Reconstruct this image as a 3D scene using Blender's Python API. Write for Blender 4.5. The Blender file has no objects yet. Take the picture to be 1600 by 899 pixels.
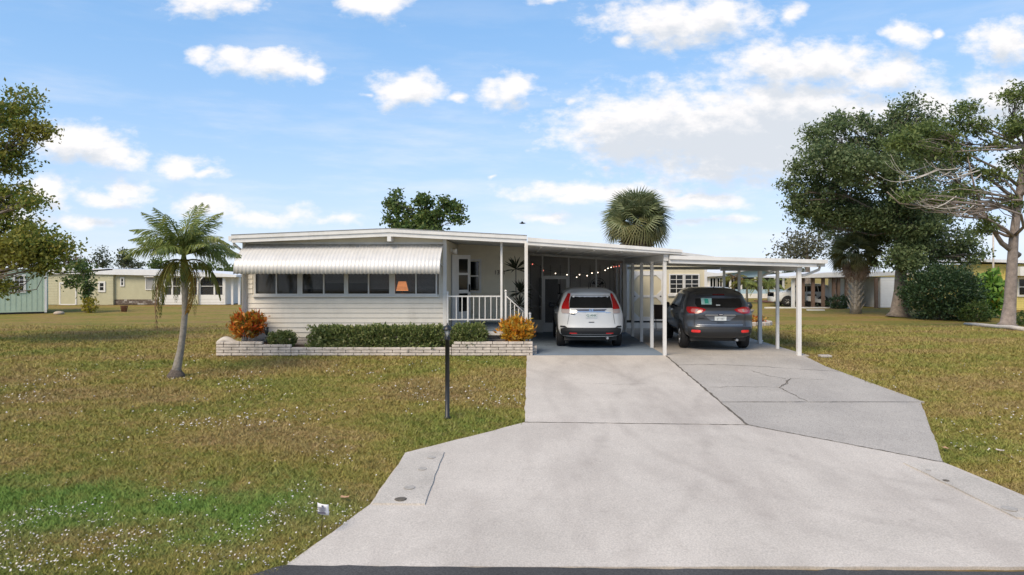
import bpy, bmesh, math, random
import numpy as np
from mathutils import Vector, Matrix, Quaternion
random.seed(7); RNG = np.random.default_rng(11)
S = bpy.context.scene
COL = S.collection
R = math.radians

# ------------------------------------------------------------------ camera
F, CX, CY, H = 1067.0, 815.0, 424.0, 2.16       # photograph's focal length (px), vanishing point (px), eye height (m)
cam = bpy.data.cameras.new('camera'); camo = bpy.data.objects.new('camera', cam); COL.objects.link(camo)
camo.location = (0, 0, H); camo.rotation_euler = (R(90), 0, 0)
cam.sensor_fit = 'HORIZONTAL'; cam.sensor_width = 36.0; cam.lens = 36.0 * F / 1600
cam.shift_x = (800 - CX) / 1600; cam.shift_y = -(449.5 - CY) / 1600
cam.clip_end = 3000; cam.clip_start = 0.05
S.camera = camo

# ------------------------------------------------------------------ light
SUN_EL, SUN_AZ = 46.0, 215.0                     # azimuth: degrees clockwise from +Y (the view direction); behind the camera, to the left
SKY_STRENGTH, SUN_STRENGTH, EXPOSURE = 0.132, 1.9, 1.12
sun = bpy.data.lights.new('sun', 'SUN'); suno = bpy.data.objects.new('sun', sun); COL.objects.link(suno)
sun.energy = SUN_STRENGTH; sun.angle = R(32); sun.color = (1.0, 0.84, 0.63)
sd = Vector((math.sin(R(SUN_AZ)) * math.cos(R(SUN_EL)), math.cos(R(SUN_AZ)) * math.cos(R(SUN_EL)), math.sin(R(SUN_EL))))
suno.rotation_euler = (-sd).to_track_quat('-Z', 'Y').to_euler(); suno.location = sd * 60
S.view_settings.view_transform = 'Standard'; S.view_settings.look = 'None'
S.view_settings.exposure = EXPOSURE; S.view_settings.gamma = 1.0; S.view_settings.use_curve_mapping = False
S.render.engine = 'CYCLES'

W = bpy.data.worlds.new('World'); S.world = W; W.use_nodes = True
def build_world():
    nt = W.node_tree; nt.nodes.clear(); N, L = nt.nodes, nt.links
    # scattered cumulus: (x, y, half width, half height, weight) of the clouds seen, as angles of the sky
    CL = [(330,2,70,22,1),(585,6,46,26,1),(318,90,24,13,.9),(365,96,38,16,1),(430,104,70,19,1),(482,107,24,16,1),(638,138,50,27,1),(575,148,16,9,.6),
          (722,148,24,14,.6),(795,147,38,27,1),(118,220,78,30,1),(165,240,52,20,1),(282,260,44,20,1),(338,271,26,9,.8),(213,292,34,17,1),(70,300,40,28,1),
          (180,310,80,13,.8),(320,322,50,18,.9),(430,338,110,22,.62),(525,346,80,12,.6),(110,346,110,16,.6),(30,345,80,24,.6),
          (860,4,32,10,.8),(1060,34,115,38,1),(1120,20,60,30,1),(975,66,18,14,.7),(1238,22,28,20,.7),(1425,58,34,22,1),(1480,50,14,9,.6),(1568,66,50,36,1),
          (1265,102,125,36,1.0),(1370,118,100,36,.9),(1190,85,50,25,.8),(1000,200,110,44,1.18),(1140,200,190,56,1.25),(1240,185,150,52,1.2),(1150,252,120,36,1.12),(1250,240,110,42,1.12),
          (930,300,160,17,.9),(1095,316,80,15,.9),(852,342,64,15,.7),(1110,346,110,9,.6),(1560,165,80,48,.9),(1600,240,60,60,.7),(1450,170,80,50,.8),
          (880,163,13,9,.6),(957,260,16,8,.6),(1085,276,34,9,.7),(760,282,14,6,.5)]
    g = bpy.data.node_groups.new('cloud_cover', 'ShaderNodeTree')
    g.interface.new_socket('P', in_out='INPUT', socket_type='NodeSocketVector')
    g.interface.new_socket('D', in_out='OUTPUT', socket_type='NodeSocketFloat')
    gn, gl = g.nodes, g.links
    gi = gn.new('NodeGroupInput'); go = gn.new('NodeGroupOutput')
    def noise(scale, detail, rough, vec, nn, ll):
        n = nn.new('ShaderNodeTexNoise'); n.inputs['Scale'].default_value = scale; n.inputs['Detail'].default_value = detail
        n.inputs['Roughness'].default_value = rough; ll.new(vec, n.inputs['Vector']); return n
    st = gn.new('ShaderNodeVectorMath'); st.operation = 'MULTIPLY'; st.inputs[1].default_value = (1.0, 1.7, 1.0); gl.new(gi.outputs[0], st.inputs[0])
    wn = noise(9, 3, .55, st.outputs[0], gn, gl)
    ws = gn.new('ShaderNodeVectorMath'); ws.operation = 'SUBTRACT'; gl.new(wn.outputs['Color'], ws.inputs[0]); ws.inputs[1].default_value = (.5, .5, .5)
    wm = gn.new('ShaderNodeVectorMath'); wm.operation = 'MULTIPLY_ADD'; wm.inputs[1].default_value = (.10, .045, 0)
    gl.new(ws.outputs[0], wm.inputs[0]); gl.new(gi.outputs[0], wm.inputs[2])
    acc = None
    for (x, y, rx, ry, w) in CL:
        u, v = (x - CX) / F, (CY - y) / F
        a = gn.new('ShaderNodeVectorMath'); a.operation = 'MULTIPLY_ADD'
        a.inputs[1].default_value = (F / rx, F / ry, 0); a.inputs[2].default_value = (-u * F / rx, -v * F / ry, 0); gl.new(wm.outputs[0], a.inputs[0])
        l = gn.new('ShaderNodeVectorMath'); l.operation = 'LENGTH'; gl.new(a.outputs[0], l.inputs[0])
        m = gn.new('ShaderNodeMath'); m.operation = 'MULTIPLY_ADD'; m.inputs[1].default_value = -.9; m.inputs[2].default_value = w*1.08; gl.new(l.outputs['Value'], m.inputs[0])
        if acc is None: acc = m
        else:
            x_ = gn.new('ShaderNodeMath'); x_.operation = 'SMOOTH_MAX'; x_.inputs[2].default_value = .12
            gl.new(acc.outputs[0], x_.inputs[0]); gl.new(m.outputs[0], x_.inputs[1]); acc = x_
    nz = noise(26, 7, .62, st.outputs[0], gn, gl)
    q = gn.new('ShaderNodeMath'); q.operation = 'MULTIPLY_ADD'; q.inputs[1].default_value = 1.9; q.inputs[2].default_value = -.96; gl.new(nz.outputs['Fac'], q.inputs[0])
    cl = gn.new('ShaderNodeMath'); cl.operation = 'MAXIMUM'; cl.inputs[1].default_value = -1.0; gl.new(acc.outputs[0], cl.inputs[0])
    sm = gn.new('ShaderNodeMath'); sm.operation = 'ADD'; gl.new(cl.outputs[0], sm.inputs[0]); gl.new(q.outputs[0], sm.inputs[1])
    gl.new(sm.outputs[0], go.inputs[0])
    tc = N.new('ShaderNodeTexCoord'); sep = N.new('ShaderNodeSeparateXYZ'); L.new(tc.outputs['Generated'], sep.inputs[0])
    def math_(op, a, b=None, c=None, clamp=False):
        n = N.new('ShaderNodeMath'); n.operation = op; n.use_clamp = clamp
        for i, s in enumerate((a, b, c)):
            if s is None: continue
            if isinstance(s, (int, float)): n.inputs[i].default_value = s
            else: L.new(s, n.inputs[i])
        return n.outputs[0]
    X, Y, Z = sep.outputs
    ys = math_('MAXIMUM', Y, .08); u = math_('DIVIDE', X, ys); v = math_('DIVIDE', Z, ys)
    def comb(a, b):
        c = N.new('ShaderNodeCombineXYZ'); L.new(a, c.inputs[0]); L.new(b, c.inputs[1]); return c.outputs[0]
    def smooth(s, lo, hi):
        n = N.new('ShaderNodeMapRange'); n.interpolation_type = 'SMOOTHSTEP'; L.new(s, n.inputs[0]); n.inputs[1].default_value = lo; n.inputs[2].default_value = hi; return n.outputs[0]
    def grp(vec):
        n = N.new('ShaderNodeGroup'); n.node_tree = g; L.new(vec, n.inputs[0]); return n.outputs[0]
    D0 = grp(comb(u, v)); D1 = grp(comb(u, math_('ADD', v, .030)))
    front = math_('MULTIPLY', smooth(Y, .3, .5), math_('MULTIPLY', math_('SUBTRACT', 1.0, smooth(math_('ABSOLUTE', u), .95, 1.35)), math_('SUBTRACT', 1.0, smooth(v, .42, .75))))
    # the same kind of scattered cloud over the rest of the sky
    zz = math_('ADD', math_('MAXIMUM', Z, 0.0), .16); pl = comb(math_('DIVIDE', X, zz), math_('DIVIDE', Y, zz))
    gz = noise(1.7, 7, .58, pl, N, L)
    D2 = math_('MULTIPLY_ADD', gz.outputs['Fac'], 4.2, -2.15)
    a0 = smooth(D0, -.25, .72); a2 = smooth(D2, -.02, .6)
    alpha = math_('ADD', math_('MULTIPLY', a0, front), math_('MULTIPLY', a2, math_('SUBTRACT', 1.0, front)))
    cz = N.new('ShaderNodeVectorMath'); cz.operation = 'MULTIPLY'; cz.inputs[1].default_value = (1.6, 1.6, 9.0); L.new(tc.outputs['Generated'], cz.inputs[0])
    veil = math_('MULTIPLY', smooth(noise(2.6, 8, .6, cz.outputs[0], N, L).outputs['Fac'], .42, .75), math_('MULTIPLY', .40, math_('SUBTRACT', 1.0, smooth(Z, .05, .5))))
    alpha = math_('MAXIMUM', alpha, veil)
    alpha = math_('MULTIPLY', alpha, smooth(Z, -.01, .05))
    shade = math_('MULTIPLY', math_('MULTIPLY', smooth(D1, .05, .95), .72), front)
    sky = N.new('ShaderNodeTexSky'); sky.sky_type = 'NISHITA'; sky.sun_disc = False
    sky.sun_elevation = R(SUN_EL); sky.sun_rotation = R(SUN_AZ); sky.altitude = 0; sky.air_density = 1.0; sky.dust_density = .12; sky.ozone_density = 3.0
    def vm(op, a, b):                            # tone: the camera's soft roll-off of the bright horizon, the same over the whole sky
        n = N.new('ShaderNodeVectorMath'); n.operation = op; L.new(a, n.inputs[0])
        if isinstance(b, tuple): n.inputs[1].default_value = b
        else: L.new(b, n.inputs[1])
        return n.outputs[0]
    den = vm('ADD', vm('MULTIPLY', sky.outputs[0], (.42,.40,.36)), (1,1,1)); rolled = vm('DIVIDE', vm('MULTIPLY', sky.outputs[0], (1.66,1.74,1.90)), den)
    hs = N.new('ShaderNodeHueSaturation'); hs.inputs['Saturation'].default_value = 1.3; L.new(rolled, hs.inputs['Color']); skyc = hs.outputs[0]
    cc = N.new('ShaderNodeMixRGB'); cc.inputs[1].default_value = (3.75, 3.62, 3.55, 1); cc.inputs[2].default_value = (2.15, 2.38, 2.68, 1); L.new(shade, cc.inputs[0])
    mx = N.new('ShaderNodeMixRGB'); L.new(math_('MULTIPLY', alpha, .95), mx.inputs[0]); L.new(skyc, mx.inputs[1]); L.new(cc.outputs[0], mx.inputs[2])
    bg = N.new('ShaderNodeBackground'); bg.inputs['Strength'].default_value = SKY_STRENGTH; L.new(mx.outputs[0], bg.inputs[0])
    out = N.new('ShaderNodeOutputWorld'); L.new(bg.outputs[0], out.inputs[0])
build_world()

# ------------------------------------------------------------------ helpers
def px(x, Y): return (x - CX) * Y / F            # picture column at a chosen distance -> metres
def pz(y, Y): return H - (y - CY) * Y / F
def pt(x, y, Y): return Vector((px(x, Y), Y, pz(y, Y)))
YS, YC, ZR = 6.4, 17.46, -0.62
def G(y):
    if y <= YS: return ZR
    if y <= YC: return ZR + (y - YS) / (YC - YS) * (0 - ZR)
    if y <= 24: return 0.0
    if y <= 36: t = (y - 24) / 12; return -0.45 * t * t * (3 - 2 * t)
    return -0.45
def gp(x, y, top=0.0):                           # where the sight line through a picture point meets the ground
    Y = 4.0; step = .01
    while Y < 400:
        if H - (y - CY) * Y / F - G(Y) - top <= 0: break
        Y += step if Y < 60 else .5
    return Vector((px(x, Y), Y, G(Y)))

def set_props(o, label=None, cat=None, group=None, kind=None):
    if label: o['label'] = label
    if cat: o['category'] = cat
    if group: o['group'] = group
    if kind: o['kind'] = kind
    return o
def thing(name, label, cat, loc=(0, 0, 0), rz=0, group=None):
    o = bpy.data.objects.new(name, None); COL.objects.link(o); o.location = loc; o.rotation_euler = (0, 0, rz); o.empty_display_size = .2
    return set_props(o, label, cat, group)
def link(name, me, parent=None, loc=None, rot=None, **kw):
    o = bpy.data.objects.new(name, me); COL.objects.link(o)
    if parent: o.parent = parent
    if loc is not None: o.location = loc
    if rot is not None: o.rotation_euler = rot
    return set_props(o, **kw)
def copy_tree(o, parent=None):
    c = o.copy(); COL.objects.link(c); c.parent = parent
    for ch in list(o.children): copy_tree(ch, c)
    return c

class MB:
    """collects faces for ONE mesh"""
    def __init__(s): s.v = []; s.f = []; s.sm = []
    def add(s, vs, fs, smooth=False):
        b = len(s.v); s.v += [tuple(p) for p in vs]
        for q in fs: s.f.append([b + i for i in q]); s.sm.append(smooth)
        return s
    def box(s, x0, y0, z0, x1, y1, z1):
        return s.add([(x0,y0,z0),(x1,y0,z0),(x1,y1,z0),(x0,y1,z0),(x0,y0,z1),(x1,y0,z1),(x1,y1,z1),(x0,y1,z1)],
                     [(0,3,2,1),(4,5,6,7),(0,1,5,4),(1,2,6,5),(2,3,7,6),(3,0,4,7)])
    def bbox(s, x0, y0, z0, x1, y1, z1, b=.01):   # box with chamfered edges
        bm = bmesh.new(); bmesh.ops.create_cube(bm, size=1)
        for v in bm.verts: v.co = Vector(((x0+x1)/2 + v.co.x*(x1-x0), (y0+y1)/2 + v.co.y*(y1-y0), (z0+z1)/2 + v.co.z*(z1-z0)))
        bmesh.ops.bevel(bm, geom=bm.edges[:], offset=b, segments=1, affect='EDGES'); return s.bm(bm)
    def bm(s, bm, smooth=False):
        bm.verts.index_update(); s.add([v.co for v in bm.verts], [[v.index for v in f.verts] for f in bm.faces], smooth); bm.free(); return s
    def prism(s, poly, z0, z1):                   # poly: (x, y) anticlockwise; z as numbers or lists
        n = len(poly); a = z0 if isinstance(z0, (list, tuple)) else [z0]*n; b = z1 if isinstance(z1, (list, tuple)) else [z1]*n
        return s.add([(p[0],p[1],a[i]) for i, p in enumerate(poly)] + [(p[0],p[1],b[i]) for i, p in enumerate(poly)],
                     [tuple(range(n-1,-1,-1)), tuple(range(n, 2*n))] + [(i,(i+1)%n,n+(i+1)%n,n+i) for i in range(n)])
    def prism_xz(s, poly, y0, y1):                # poly: (x, z) clockwise seen from -Y outwards
        n = len(poly)
        return s.add([(p[0],y0,p[1]) for p in poly] + [(p[0],y1,p[1]) for p in poly],
                     [tuple(range(n)), tuple(range(2*n-1,n-1,-1))] + [(i,n+i,n+(i+1)%n,(i+1)%n) for i in range(n)])
    def tube(s, pts, rad, n=8, cap=True, smooth=True):
        pts = [Vector(p) for p in pts]; m = len(pts)
        if not isinstance(rad, (list, tuple)): rad = [rad]*m
        vs = []; ref = None
        for i, p in enumerate(pts):
            t = (pts[min(i+1,m-1)] - pts[max(i-1,0)]).normalized()
            if ref is None: ref = t.orthogonal().normalized()
            ref = (ref - t*ref.dot(t)).normalized(); bn = t.cross(ref)
            for k in range(n):
                a = 2*math.pi*k/n; vs.append(p + (ref*math.cos(a) + bn*math.sin(a))*rad[i])
        fs = [(i*n+k, i*n+(k+1)%n, (i+1)*n+(k+1)%n, (i+1)*n+k) for i in range(m-1) for k in range(n)]
        s.add(vs, fs, smooth)
        if cap:
            b = len(s.v) - m*n
            s.f.append([b+k for k in range(n-1,-1,-1)]); s.sm.append(False); s.f.append([b+(m-1)*n+k for k in range(n)]); s.sm.append(False)
        return s
    def lathe(s, prof, n=16, o=(0,0,0), axis='Z', smooth=True):   # prof: (r, h)
        vs = []
        for r, h in prof:
            for k in range(n):
                a = 2*math.pi*k/n; c, d = r*math.cos(a), r*math.sin(a)
                vs.append((o[0]+c, o[1]+d, o[2]+h) if axis == 'Z' else (o[0]+h, o[1]+c, o[2]+d) if axis == 'X' else (o[0]+d, o[1]+h, o[2]+c))
        m = len(prof); s.add(vs, [(i*n+k, i*n+(k+1)%n, (i+1)*n+(k+1)%n, (i+1)*n+k) for i in range(m-1) for k in range(n)], smooth)
        b = len(s.v)-m*n; s.f.append([b+k for k in range(n-1,-1,-1)]); s.sm.append(False); s.f.append([b+(m-1)*n+k for k in range(n)]); s.sm.append(False)
        return s
    def sphere(s, c, r, u=12, v=8, squash=1):
        prof = [(max(1e-4, r*math.sin(math.pi*i/v)), -r*squash*math.cos(math.pi*i/v)) for i in range(v+1)]
        return s.lathe(prof, u, c)
    def grid(s, rows, smooth=True):               # rows of equally many points
        m, n = len(rows), len(rows[0])
        return s.add([p for r in rows for p in r], [(i*n+k, i*n+k+1, (i+1)*n+k+1, (i+1)*n+k) for i in range(m-1) for k in range(n-1)], smooth)
    def mesh(s, name, mat):
        me = bpy.data.meshes.new(name); me.from_pydata(s.v, [], s.f); me.polygons.foreach_set('use_smooth', s.sm)
        for m in (mat if isinstance(mat, (list, tuple)) else [mat]): me.materials.append(m)
        me.update(); return me
    def build(s, name, mat, parent=None, **kw): return link(name, s.mesh(name, mat), parent, **kw)

def fast_quads(name, V, mat, k=4, smooth=False):  # V: (n, k, 3) separate k-gons
    n = V.shape[0]; me = bpy.data.meshes.new(name)
    me.vertices.add(n*k); me.vertices.foreach_set('co', V.reshape(-1).astype(np.float32))
    me.loops.add(n*k); me.loops.foreach_set('vertex_index', np.arange(n*k, dtype=np.int32))
    me.polygons.add(n); me.polygons.foreach_set('loop_start', np.arange(n, dtype=np.int32)*k)
    try: me.polygons.foreach_set('loop_total', np.full(n, k, dtype=np.int32))
    except Exception: pass
    me.materials.append(mat); me.update(calc_edges=True); me.validate(); return me

def text_mesh(txt, size, mat, name, depth=.002):
    cu = bpy.data.curves.new('t', 'FONT'); cu.body = txt; cu.size = size; cu.extrude = depth; cu.align_x = 'CENTER'; cu.resolution_u = 3
    o = bpy.data.objects.new('t', cu); COL.objects.link(o); dg = bpy.context.evaluated_depsgraph_get()
    me = bpy.data.meshes.new_from_object(o.evaluated_get(dg)); bpy.data.objects.remove(o); me.name = name
    me.materials.clear(); me.materials.append(mat); return me

# ------------------------------------------------------------------ materials
def nodes(name):
    m = bpy.data.materials.new(name); m.use_nodes = True; nt = m.node_tree
    return m, nt, nt.nodes, nt.links, nt.nodes['Principled BSDF']
def tint(c, k): return tuple(max(0, min(1, x*k)) for x in c[:3]) + (1,)
def M(name, col, rough=.6, metal=0, var=.12, scale=3, bump=0, bscale=60, spec=.5, dirt=0, coat=0):
    m, nt, N, L, b = nodes(name)
    g = N.new('ShaderNodeNewGeometry'); n = N.new('ShaderNodeTexNoise'); n.inputs['Scale'].default_value = scale; n.inputs['Detail'].default_value = 6; n.inputs['Roughness'].default_value = .62
    L.new(g.outputs['Position'], n.inputs['Vector'])
    r = N.new('ShaderNodeValToRGB'); r.color_ramp.elements[0].position = .3; r.color_ramp.elements[1].position = .7
    r.color_ramp.elements[0].color = tint(col, 1-var); r.color_ramp.elements[1].color = tint(col, 1+var); L.new(n.outputs['Fac'], r.inputs[0])
    src = r.outputs[0]
    if dirt:
        n2 = N.new('ShaderNodeTexNoise'); n2.inputs['Scale'].default_value = scale*.45; n2.inputs['Detail'].default_value = 9; n2.inputs['Roughness'].default_value = .7
        mp = N.new('ShaderNodeMapping'); mp.inputs['Scale'].default_value = (1, 1, .25); L.new(g.outputs['Position'], mp.inputs[0]); L.new(mp.outputs[0], n2.inputs['Vector'])
        r2 = N.new('ShaderNodeValToRGB'); r2.color_ramp.elements[0].position = .5; r2.color_ramp.elements[1].position = .75
        r2.color_ramp.elements[0].color = (0,0,0,1); r2.color_ramp.elements[1].color = (dirt,dirt,dirt,1); L.new(n2.outputs['Fac'], r2.inputs[0])
        mx = N.new('ShaderNodeMixRGB'); L.new(r2.outputs[0], mx.inputs[0]); L.new(src, mx.inputs[1]); mx.inputs[2].default_value = (.16,.14,.10,1); src = mx.outputs[0]
    L.new(src, b.inputs['Base Color'])
    b.inputs['Roughness'].default_value = rough; b.inputs['Metallic'].default_value = metal; b.inputs['Specular IOR Level'].default_value = spec
    if coat: b.inputs['Coat Weight'].default_value = coat; b.inputs['Coat Roughness'].default_value = .04
    if bump:
        n3 = N.new('ShaderNodeTexNoise'); n3.inputs['Scale'].default_value = bscale; n3.inputs['Detail'].default_value = 4; L.new(g.outputs['Position'], n3.inputs['Vector'])
        bp = N.new('ShaderNodeBump'); bp.inputs['Strength'].default_value = bump; bp.inputs['Distance'].default_value = .02; L.new(n3.outputs['Fac'], bp.inputs['Height']); L.new(bp.outputs[0], b.inputs['Normal'])
    return m
def leafmat(name, cols, rough=.55, trans=.3, patch=None):
    m, nt, N, L, b = nodes(name)
    g = N.new('ShaderNodeNewGeometry'); r = N.new('ShaderNodeValToRGB'); L.new(g.outputs['Random Per Island'], r.inputs[0])
    e = r.color_ramp.elements
    while len(e) < len(cols): e.new(.5)
    for i, c in enumerate(cols): e[i].position = i/(len(cols)-1); e[i].color = (*c, 1)
    src = r.outputs[0]
    if patch:
        n = N.new('ShaderNodeTexNoise'); n.inputs['Scale'].default_value = patch[1]; n.inputs['Detail'].default_value = 2; L.new(g.outputs['Position'], n.inputs['Vector'])
        rr = N.new('ShaderNodeValToRGB'); rr.color_ramp.elements[0].position = .45; rr.color_ramp.elements[1].position = .65; L.new(n.outputs['Fac'], rr.inputs[0])
        mm = N.new('ShaderNodeMixRGB'); mm.blend_type = 'MIX'; mm.inputs[2].default_value = (*patch[0], 1); L.new(src, mm.inputs[1])
        k = N.new('ShaderNodeMath'); k.operation = 'MULTIPLY'; k.inputs[1].default_value = patch[2]; L.new(rr.outputs[0], k.inputs[0]); L.new(k.outputs[0], mm.inputs[0]); src = mm.outputs[0]
    L.new(src, b.inputs['Base Color']); b.inputs['Roughness'].default_value = rough; b.inputs['Specular IOR Level'].default_value = .35
    t = N.new('ShaderNodeBsdfTranslucent'); L.new(src, t.inputs[0]); mix = N.new('ShaderNodeMixShader'); mix.inputs[0].default_value = trans
    L.new(b.outputs[0], mix.inputs[1]); L.new(t.outputs[0], mix.inputs[2]); L.new(mix.outputs[0], N['Material Output'].inputs[0]); return m
def glass(name, col=(.02,.025,.03), see=.45, rough=.03):
    m, nt, N, L, b = nodes(name); b.inputs['Base Color'].default_value = (*col, 1); b.inputs['Roughness'].default_value = rough; b.inputs['Specular IOR Level'].default_value = .6
    n = N.new('ShaderNodeTexNoise'); n.inputs['Scale'].default_value = 1.5; g = N.new('ShaderNodeNewGeometry'); L.new(g.outputs['Position'], n.inputs[0])
    bp = N.new('ShaderNodeBump'); bp.inputs['Strength'].default_value = .03; L.new(n.outputs[0], bp.inputs['Height']); L.new(bp.outputs[0], b.inputs['Normal'])
    t = N.new('ShaderNodeBsdfTransparent'); mix = N.new('ShaderNodeMixShader'); mix.inputs[0].default_value = see
    L.new(b.outputs[0], mix.inputs[1]); L.new(t.outputs[0], mix.inputs[2]); L.new(mix.outputs[0], N['Material Output'].inputs[0]); return m
def glow(name, col, k):
    m, nt, N, L, b = nodes(name); b.inputs['Base Color'].default_value = (*col, 1); b.inputs['Emission Color'].default_value = (*col, 1); b.inputs['Emission Strength'].default_value = k
    n = N.new('ShaderNodeTexNoise'); n.inputs['Scale'].default_value = 8; return m

WHITE = M('white_painted_metal', (.70,.69,.665), .42, var=.06, dirt=.3)
WHITE2 = M('white_vinyl', (.72,.71,.68), .5, var=.05, dirt=.14)
CREAM = M('cream_siding', (.74,.68,.53), .55, var=.05, dirt=.10)
SIDING = M('white_siding', (.68,.64,.56), .5, var=.06, dirt=.22)
TRIM = M('pale_trim', (.62,.61,.58), .5, var=.05)
AWN = M('awning_aluminium', (.62,.61,.59), .42, metal=.15, var=.06, dirt=.18)
CEIL = M('ceiling_pan', (.62,.61,.58), .35, var=.10, scale=1.5, dirt=.35)
ROOF = M('roof_coating', (.62,.62,.61), .6, var=.08, dirt=.3)
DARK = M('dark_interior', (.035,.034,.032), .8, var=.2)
GREYIN = M('grey_panel', (.30,.30,.29), .7, var=.12)
BLACKM = M('black_metal', (.014,.015,.016), .38, var=.2, bump=.1, bscale=90)
RUB = M('tyre_rubber', (.012,.012,.013), .75, var=.3, scale=12)
PLAST = M('black_plastic', (.018,.019,.021), .55, var=.15)
CHROME = M('chrome', (.75,.76,.78), .15, metal=1, var=.03)
ALLOY = M('alloy', (.48,.49,.50), .3, metal=.9, var=.05)
GLASS = glass('window_glass', see=.68)
DGLASS = glass('car_glass', (.008,.009,.010), see=.03, rough=.10)
BRICKM = M('white_washed_block', (.56,.50,.44), .85, var=.22, scale=9, bump=.5, bscale=45, dirt=.4)
BRICKS = M('skirting_block', (.44,.40,.36), .85, var=.2, scale=9, bump=.5, bscale=45, dirt=.3)
MORTAR = M('mortar', (.20,.18,.16), .9, var=.2, scale=14)
SOIL = M('mulch_soil', (.075,.05,.034), .95, var=.4, scale=18, bump=.8, bscale=40)
BARK = M('grey_bark', (.20,.165,.135), .9, var=.35, scale=7, bump=1.0, bscale=18)
BARKP = M('palm_bark', (.25,.225,.19), .9, var=.3, scale=9, bump=.8, bscale=22)
BARKW = M('bleached_branch', (.50,.46,.41), .85, var=.2, scale=9)
WOOD = M('brown_wood', (.16,.105,.075), .75, var=.25, scale=7)

# ------------------------------------------------------------------ ground, road, driveway
def lawn_colour(N, L, dull=1.0, tips=0.0):
    g = N.new('ShaderNodeNewGeometry'); P = g.outputs['Position']
    def nz(s, d, r=.6):
        n = N.new('ShaderNodeTexNoise'); n.inputs['Scale'].default_value = s; n.inputs['Detail'].default_value = d; n.inputs['Roughness'].default_value = r; L.new(P, n.inputs['Vector']); return n.outputs['Fac']
    def ramp(f, stops):
        r = N.new('ShaderNodeValToRGB'); e = r.color_ramp.elements
        while len(e) < len(stops): e.new(.5)
        for i, (p, c) in enumerate(stops): e[i].position = p; e[i].color = (*[x*dull for x in c], 1)
        L.new(f, r.inputs[0]); return r.outputs[0]
    mp = N.new('ShaderNodeMapping'); mp.inputs['Scale'].default_value = (.55, 1, 1); L.new(P, mp.inputs[0])
    big = N.new('ShaderNodeTexNoise'); big.inputs['Scale'].default_value = .5; big.inputs['Detail'].default_value = 6; big.inputs['Roughness'].default_value = .62; L.new(mp.outputs[0], big.inputs['Vector'])
    base = ramp(big.outputs['Fac'], [(.32, (.082,.115,.022)), (.43, (.120,.125,.028)), (.50, (.166,.138,.042)), (.57, (.175,.128,.058)), (.68, (.130,.087,.048))])
    fine = nz(5.0, 6, .7)
    b2 = ramp(fine, [(.36, (.070,.092,.024)), (.5, (.142,.128,.038)), (.64, (.225,.178,.088))])
    m1 = N.new('ShaderNodeMixRGB'); m1.inputs[0].default_value = .42; L.new(base, m1.inputs[1]); L.new(b2, m1.inputs[2])
    # the lush strip of fresh grass near the street
    sp = N.new('ShaderNodeSeparateXYZ'); L.new(P, sp.inputs[0])
    def mth(op, a, b):
        n = N.new('ShaderNodeMath'); n.operation = op
        for i, s in enumerate((a, b)):
            if isinstance(s, (int, float)): n.inputs[i].default_value = s
            else: L.new(s, n.inputs[i])
        return n.outputs[0]
    d = mth('ABSOLUTE', mth('SUBTRACT', sp.outputs[1], mth('ADD', 7.75, mth('MULTIPLY', mth('ADD', sp.outputs[0], 4.0), -.05))), 0)
    k = mth('SUBTRACT', 1.1, mth('MULTIPLY', d, .85)); k = mth('ADD', k, mth('MULTIPLY', mth('SUBTRACT', nz(1.3, 7, .7), .5), 3.4))
    kx = N.new('ShaderNodeMapRange'); kx.inputs[1].default_value = -1.2; kx.inputs[2].default_value = -3.2; L.new(sp.outputs[0], kx.inputs[0])
    kk = N.new('ShaderNodeMath'); kk.operation = 'MULTIPLY'; kk.use_clamp = True; L.new(k, kk.inputs[0]); L.new(kx.outputs[0], kk.inputs[1])
    m2 = N.new('ShaderNodeMixRGB'); L.new(kk.outputs[0], m2.inputs[0]); L.new(m1.outputs[0], m2.inputs[1]); m2.inputs[2].default_value = (.084*dull,.136*dull,.030*dull,1)
    return m2.outputs[0], g
def lawn_material():
    m, nt, N, L, b = nodes('dry_lawn'); c, g = lawn_colour(N, L, 1.48); tm = N.new('ShaderNodeMixRGB'); tm.blend_type = 'MULTIPLY'; tm.inputs[0].default_value = 1; tm.inputs[2].default_value = (1.16,1.02,.92,1); L.new(c, tm.inputs[1]); L.new(tm.outputs[0], b.inputs['Base Color']); b.inputs['Roughness'].default_value = .95; b.inputs['Specular IOR Level'].default_value = .1
    n = N.new('ShaderNodeTexNoise'); n.inputs['Scale'].default_value = 14; n.inputs['Detail'].default_value = 8; n.inputs['Roughness'].default_value = .75; L.new(g.outputs['Position'], n.inputs['Vector'])
    bp = N.new('ShaderNodeBump'); bp.inputs['Strength'].default_value = .9; bp.inputs['Distance'].default_value = .08; L.new(n.outputs[0], bp.inputs['Height']); L.new(bp.outputs[0], b.inputs['Normal']); return m
def blade_material():
    m, nt, N, L, b = nodes('grass_blade'); c, g = lawn_colour(N, L, 1.85)
    r = N.new('ShaderNodeValToRGB'); r.color_ramp.elements[0].color = (.82,.82,.78,1); r.color_ramp.elements[1].color = (1.22,1.2,1.18,1); L.new(g.outputs['Random Per Island'], r.inputs[0])
    x = N.new('ShaderNodeMixRGB'); x.blend_type = 'MULTIPLY'; x.inputs[0].default_value = 1; L.new(c, x.inputs[1]); L.new(r.outputs[0], x.inputs[2]); L.new(x.outputs[0], b.inputs['Base Color'])
    b.inputs['Roughness'].default_value = .75; b.inputs['Specular IOR Level'].default_value = .15; return m
LAWN = lawn_material(); BLADE = blade_material()

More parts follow.
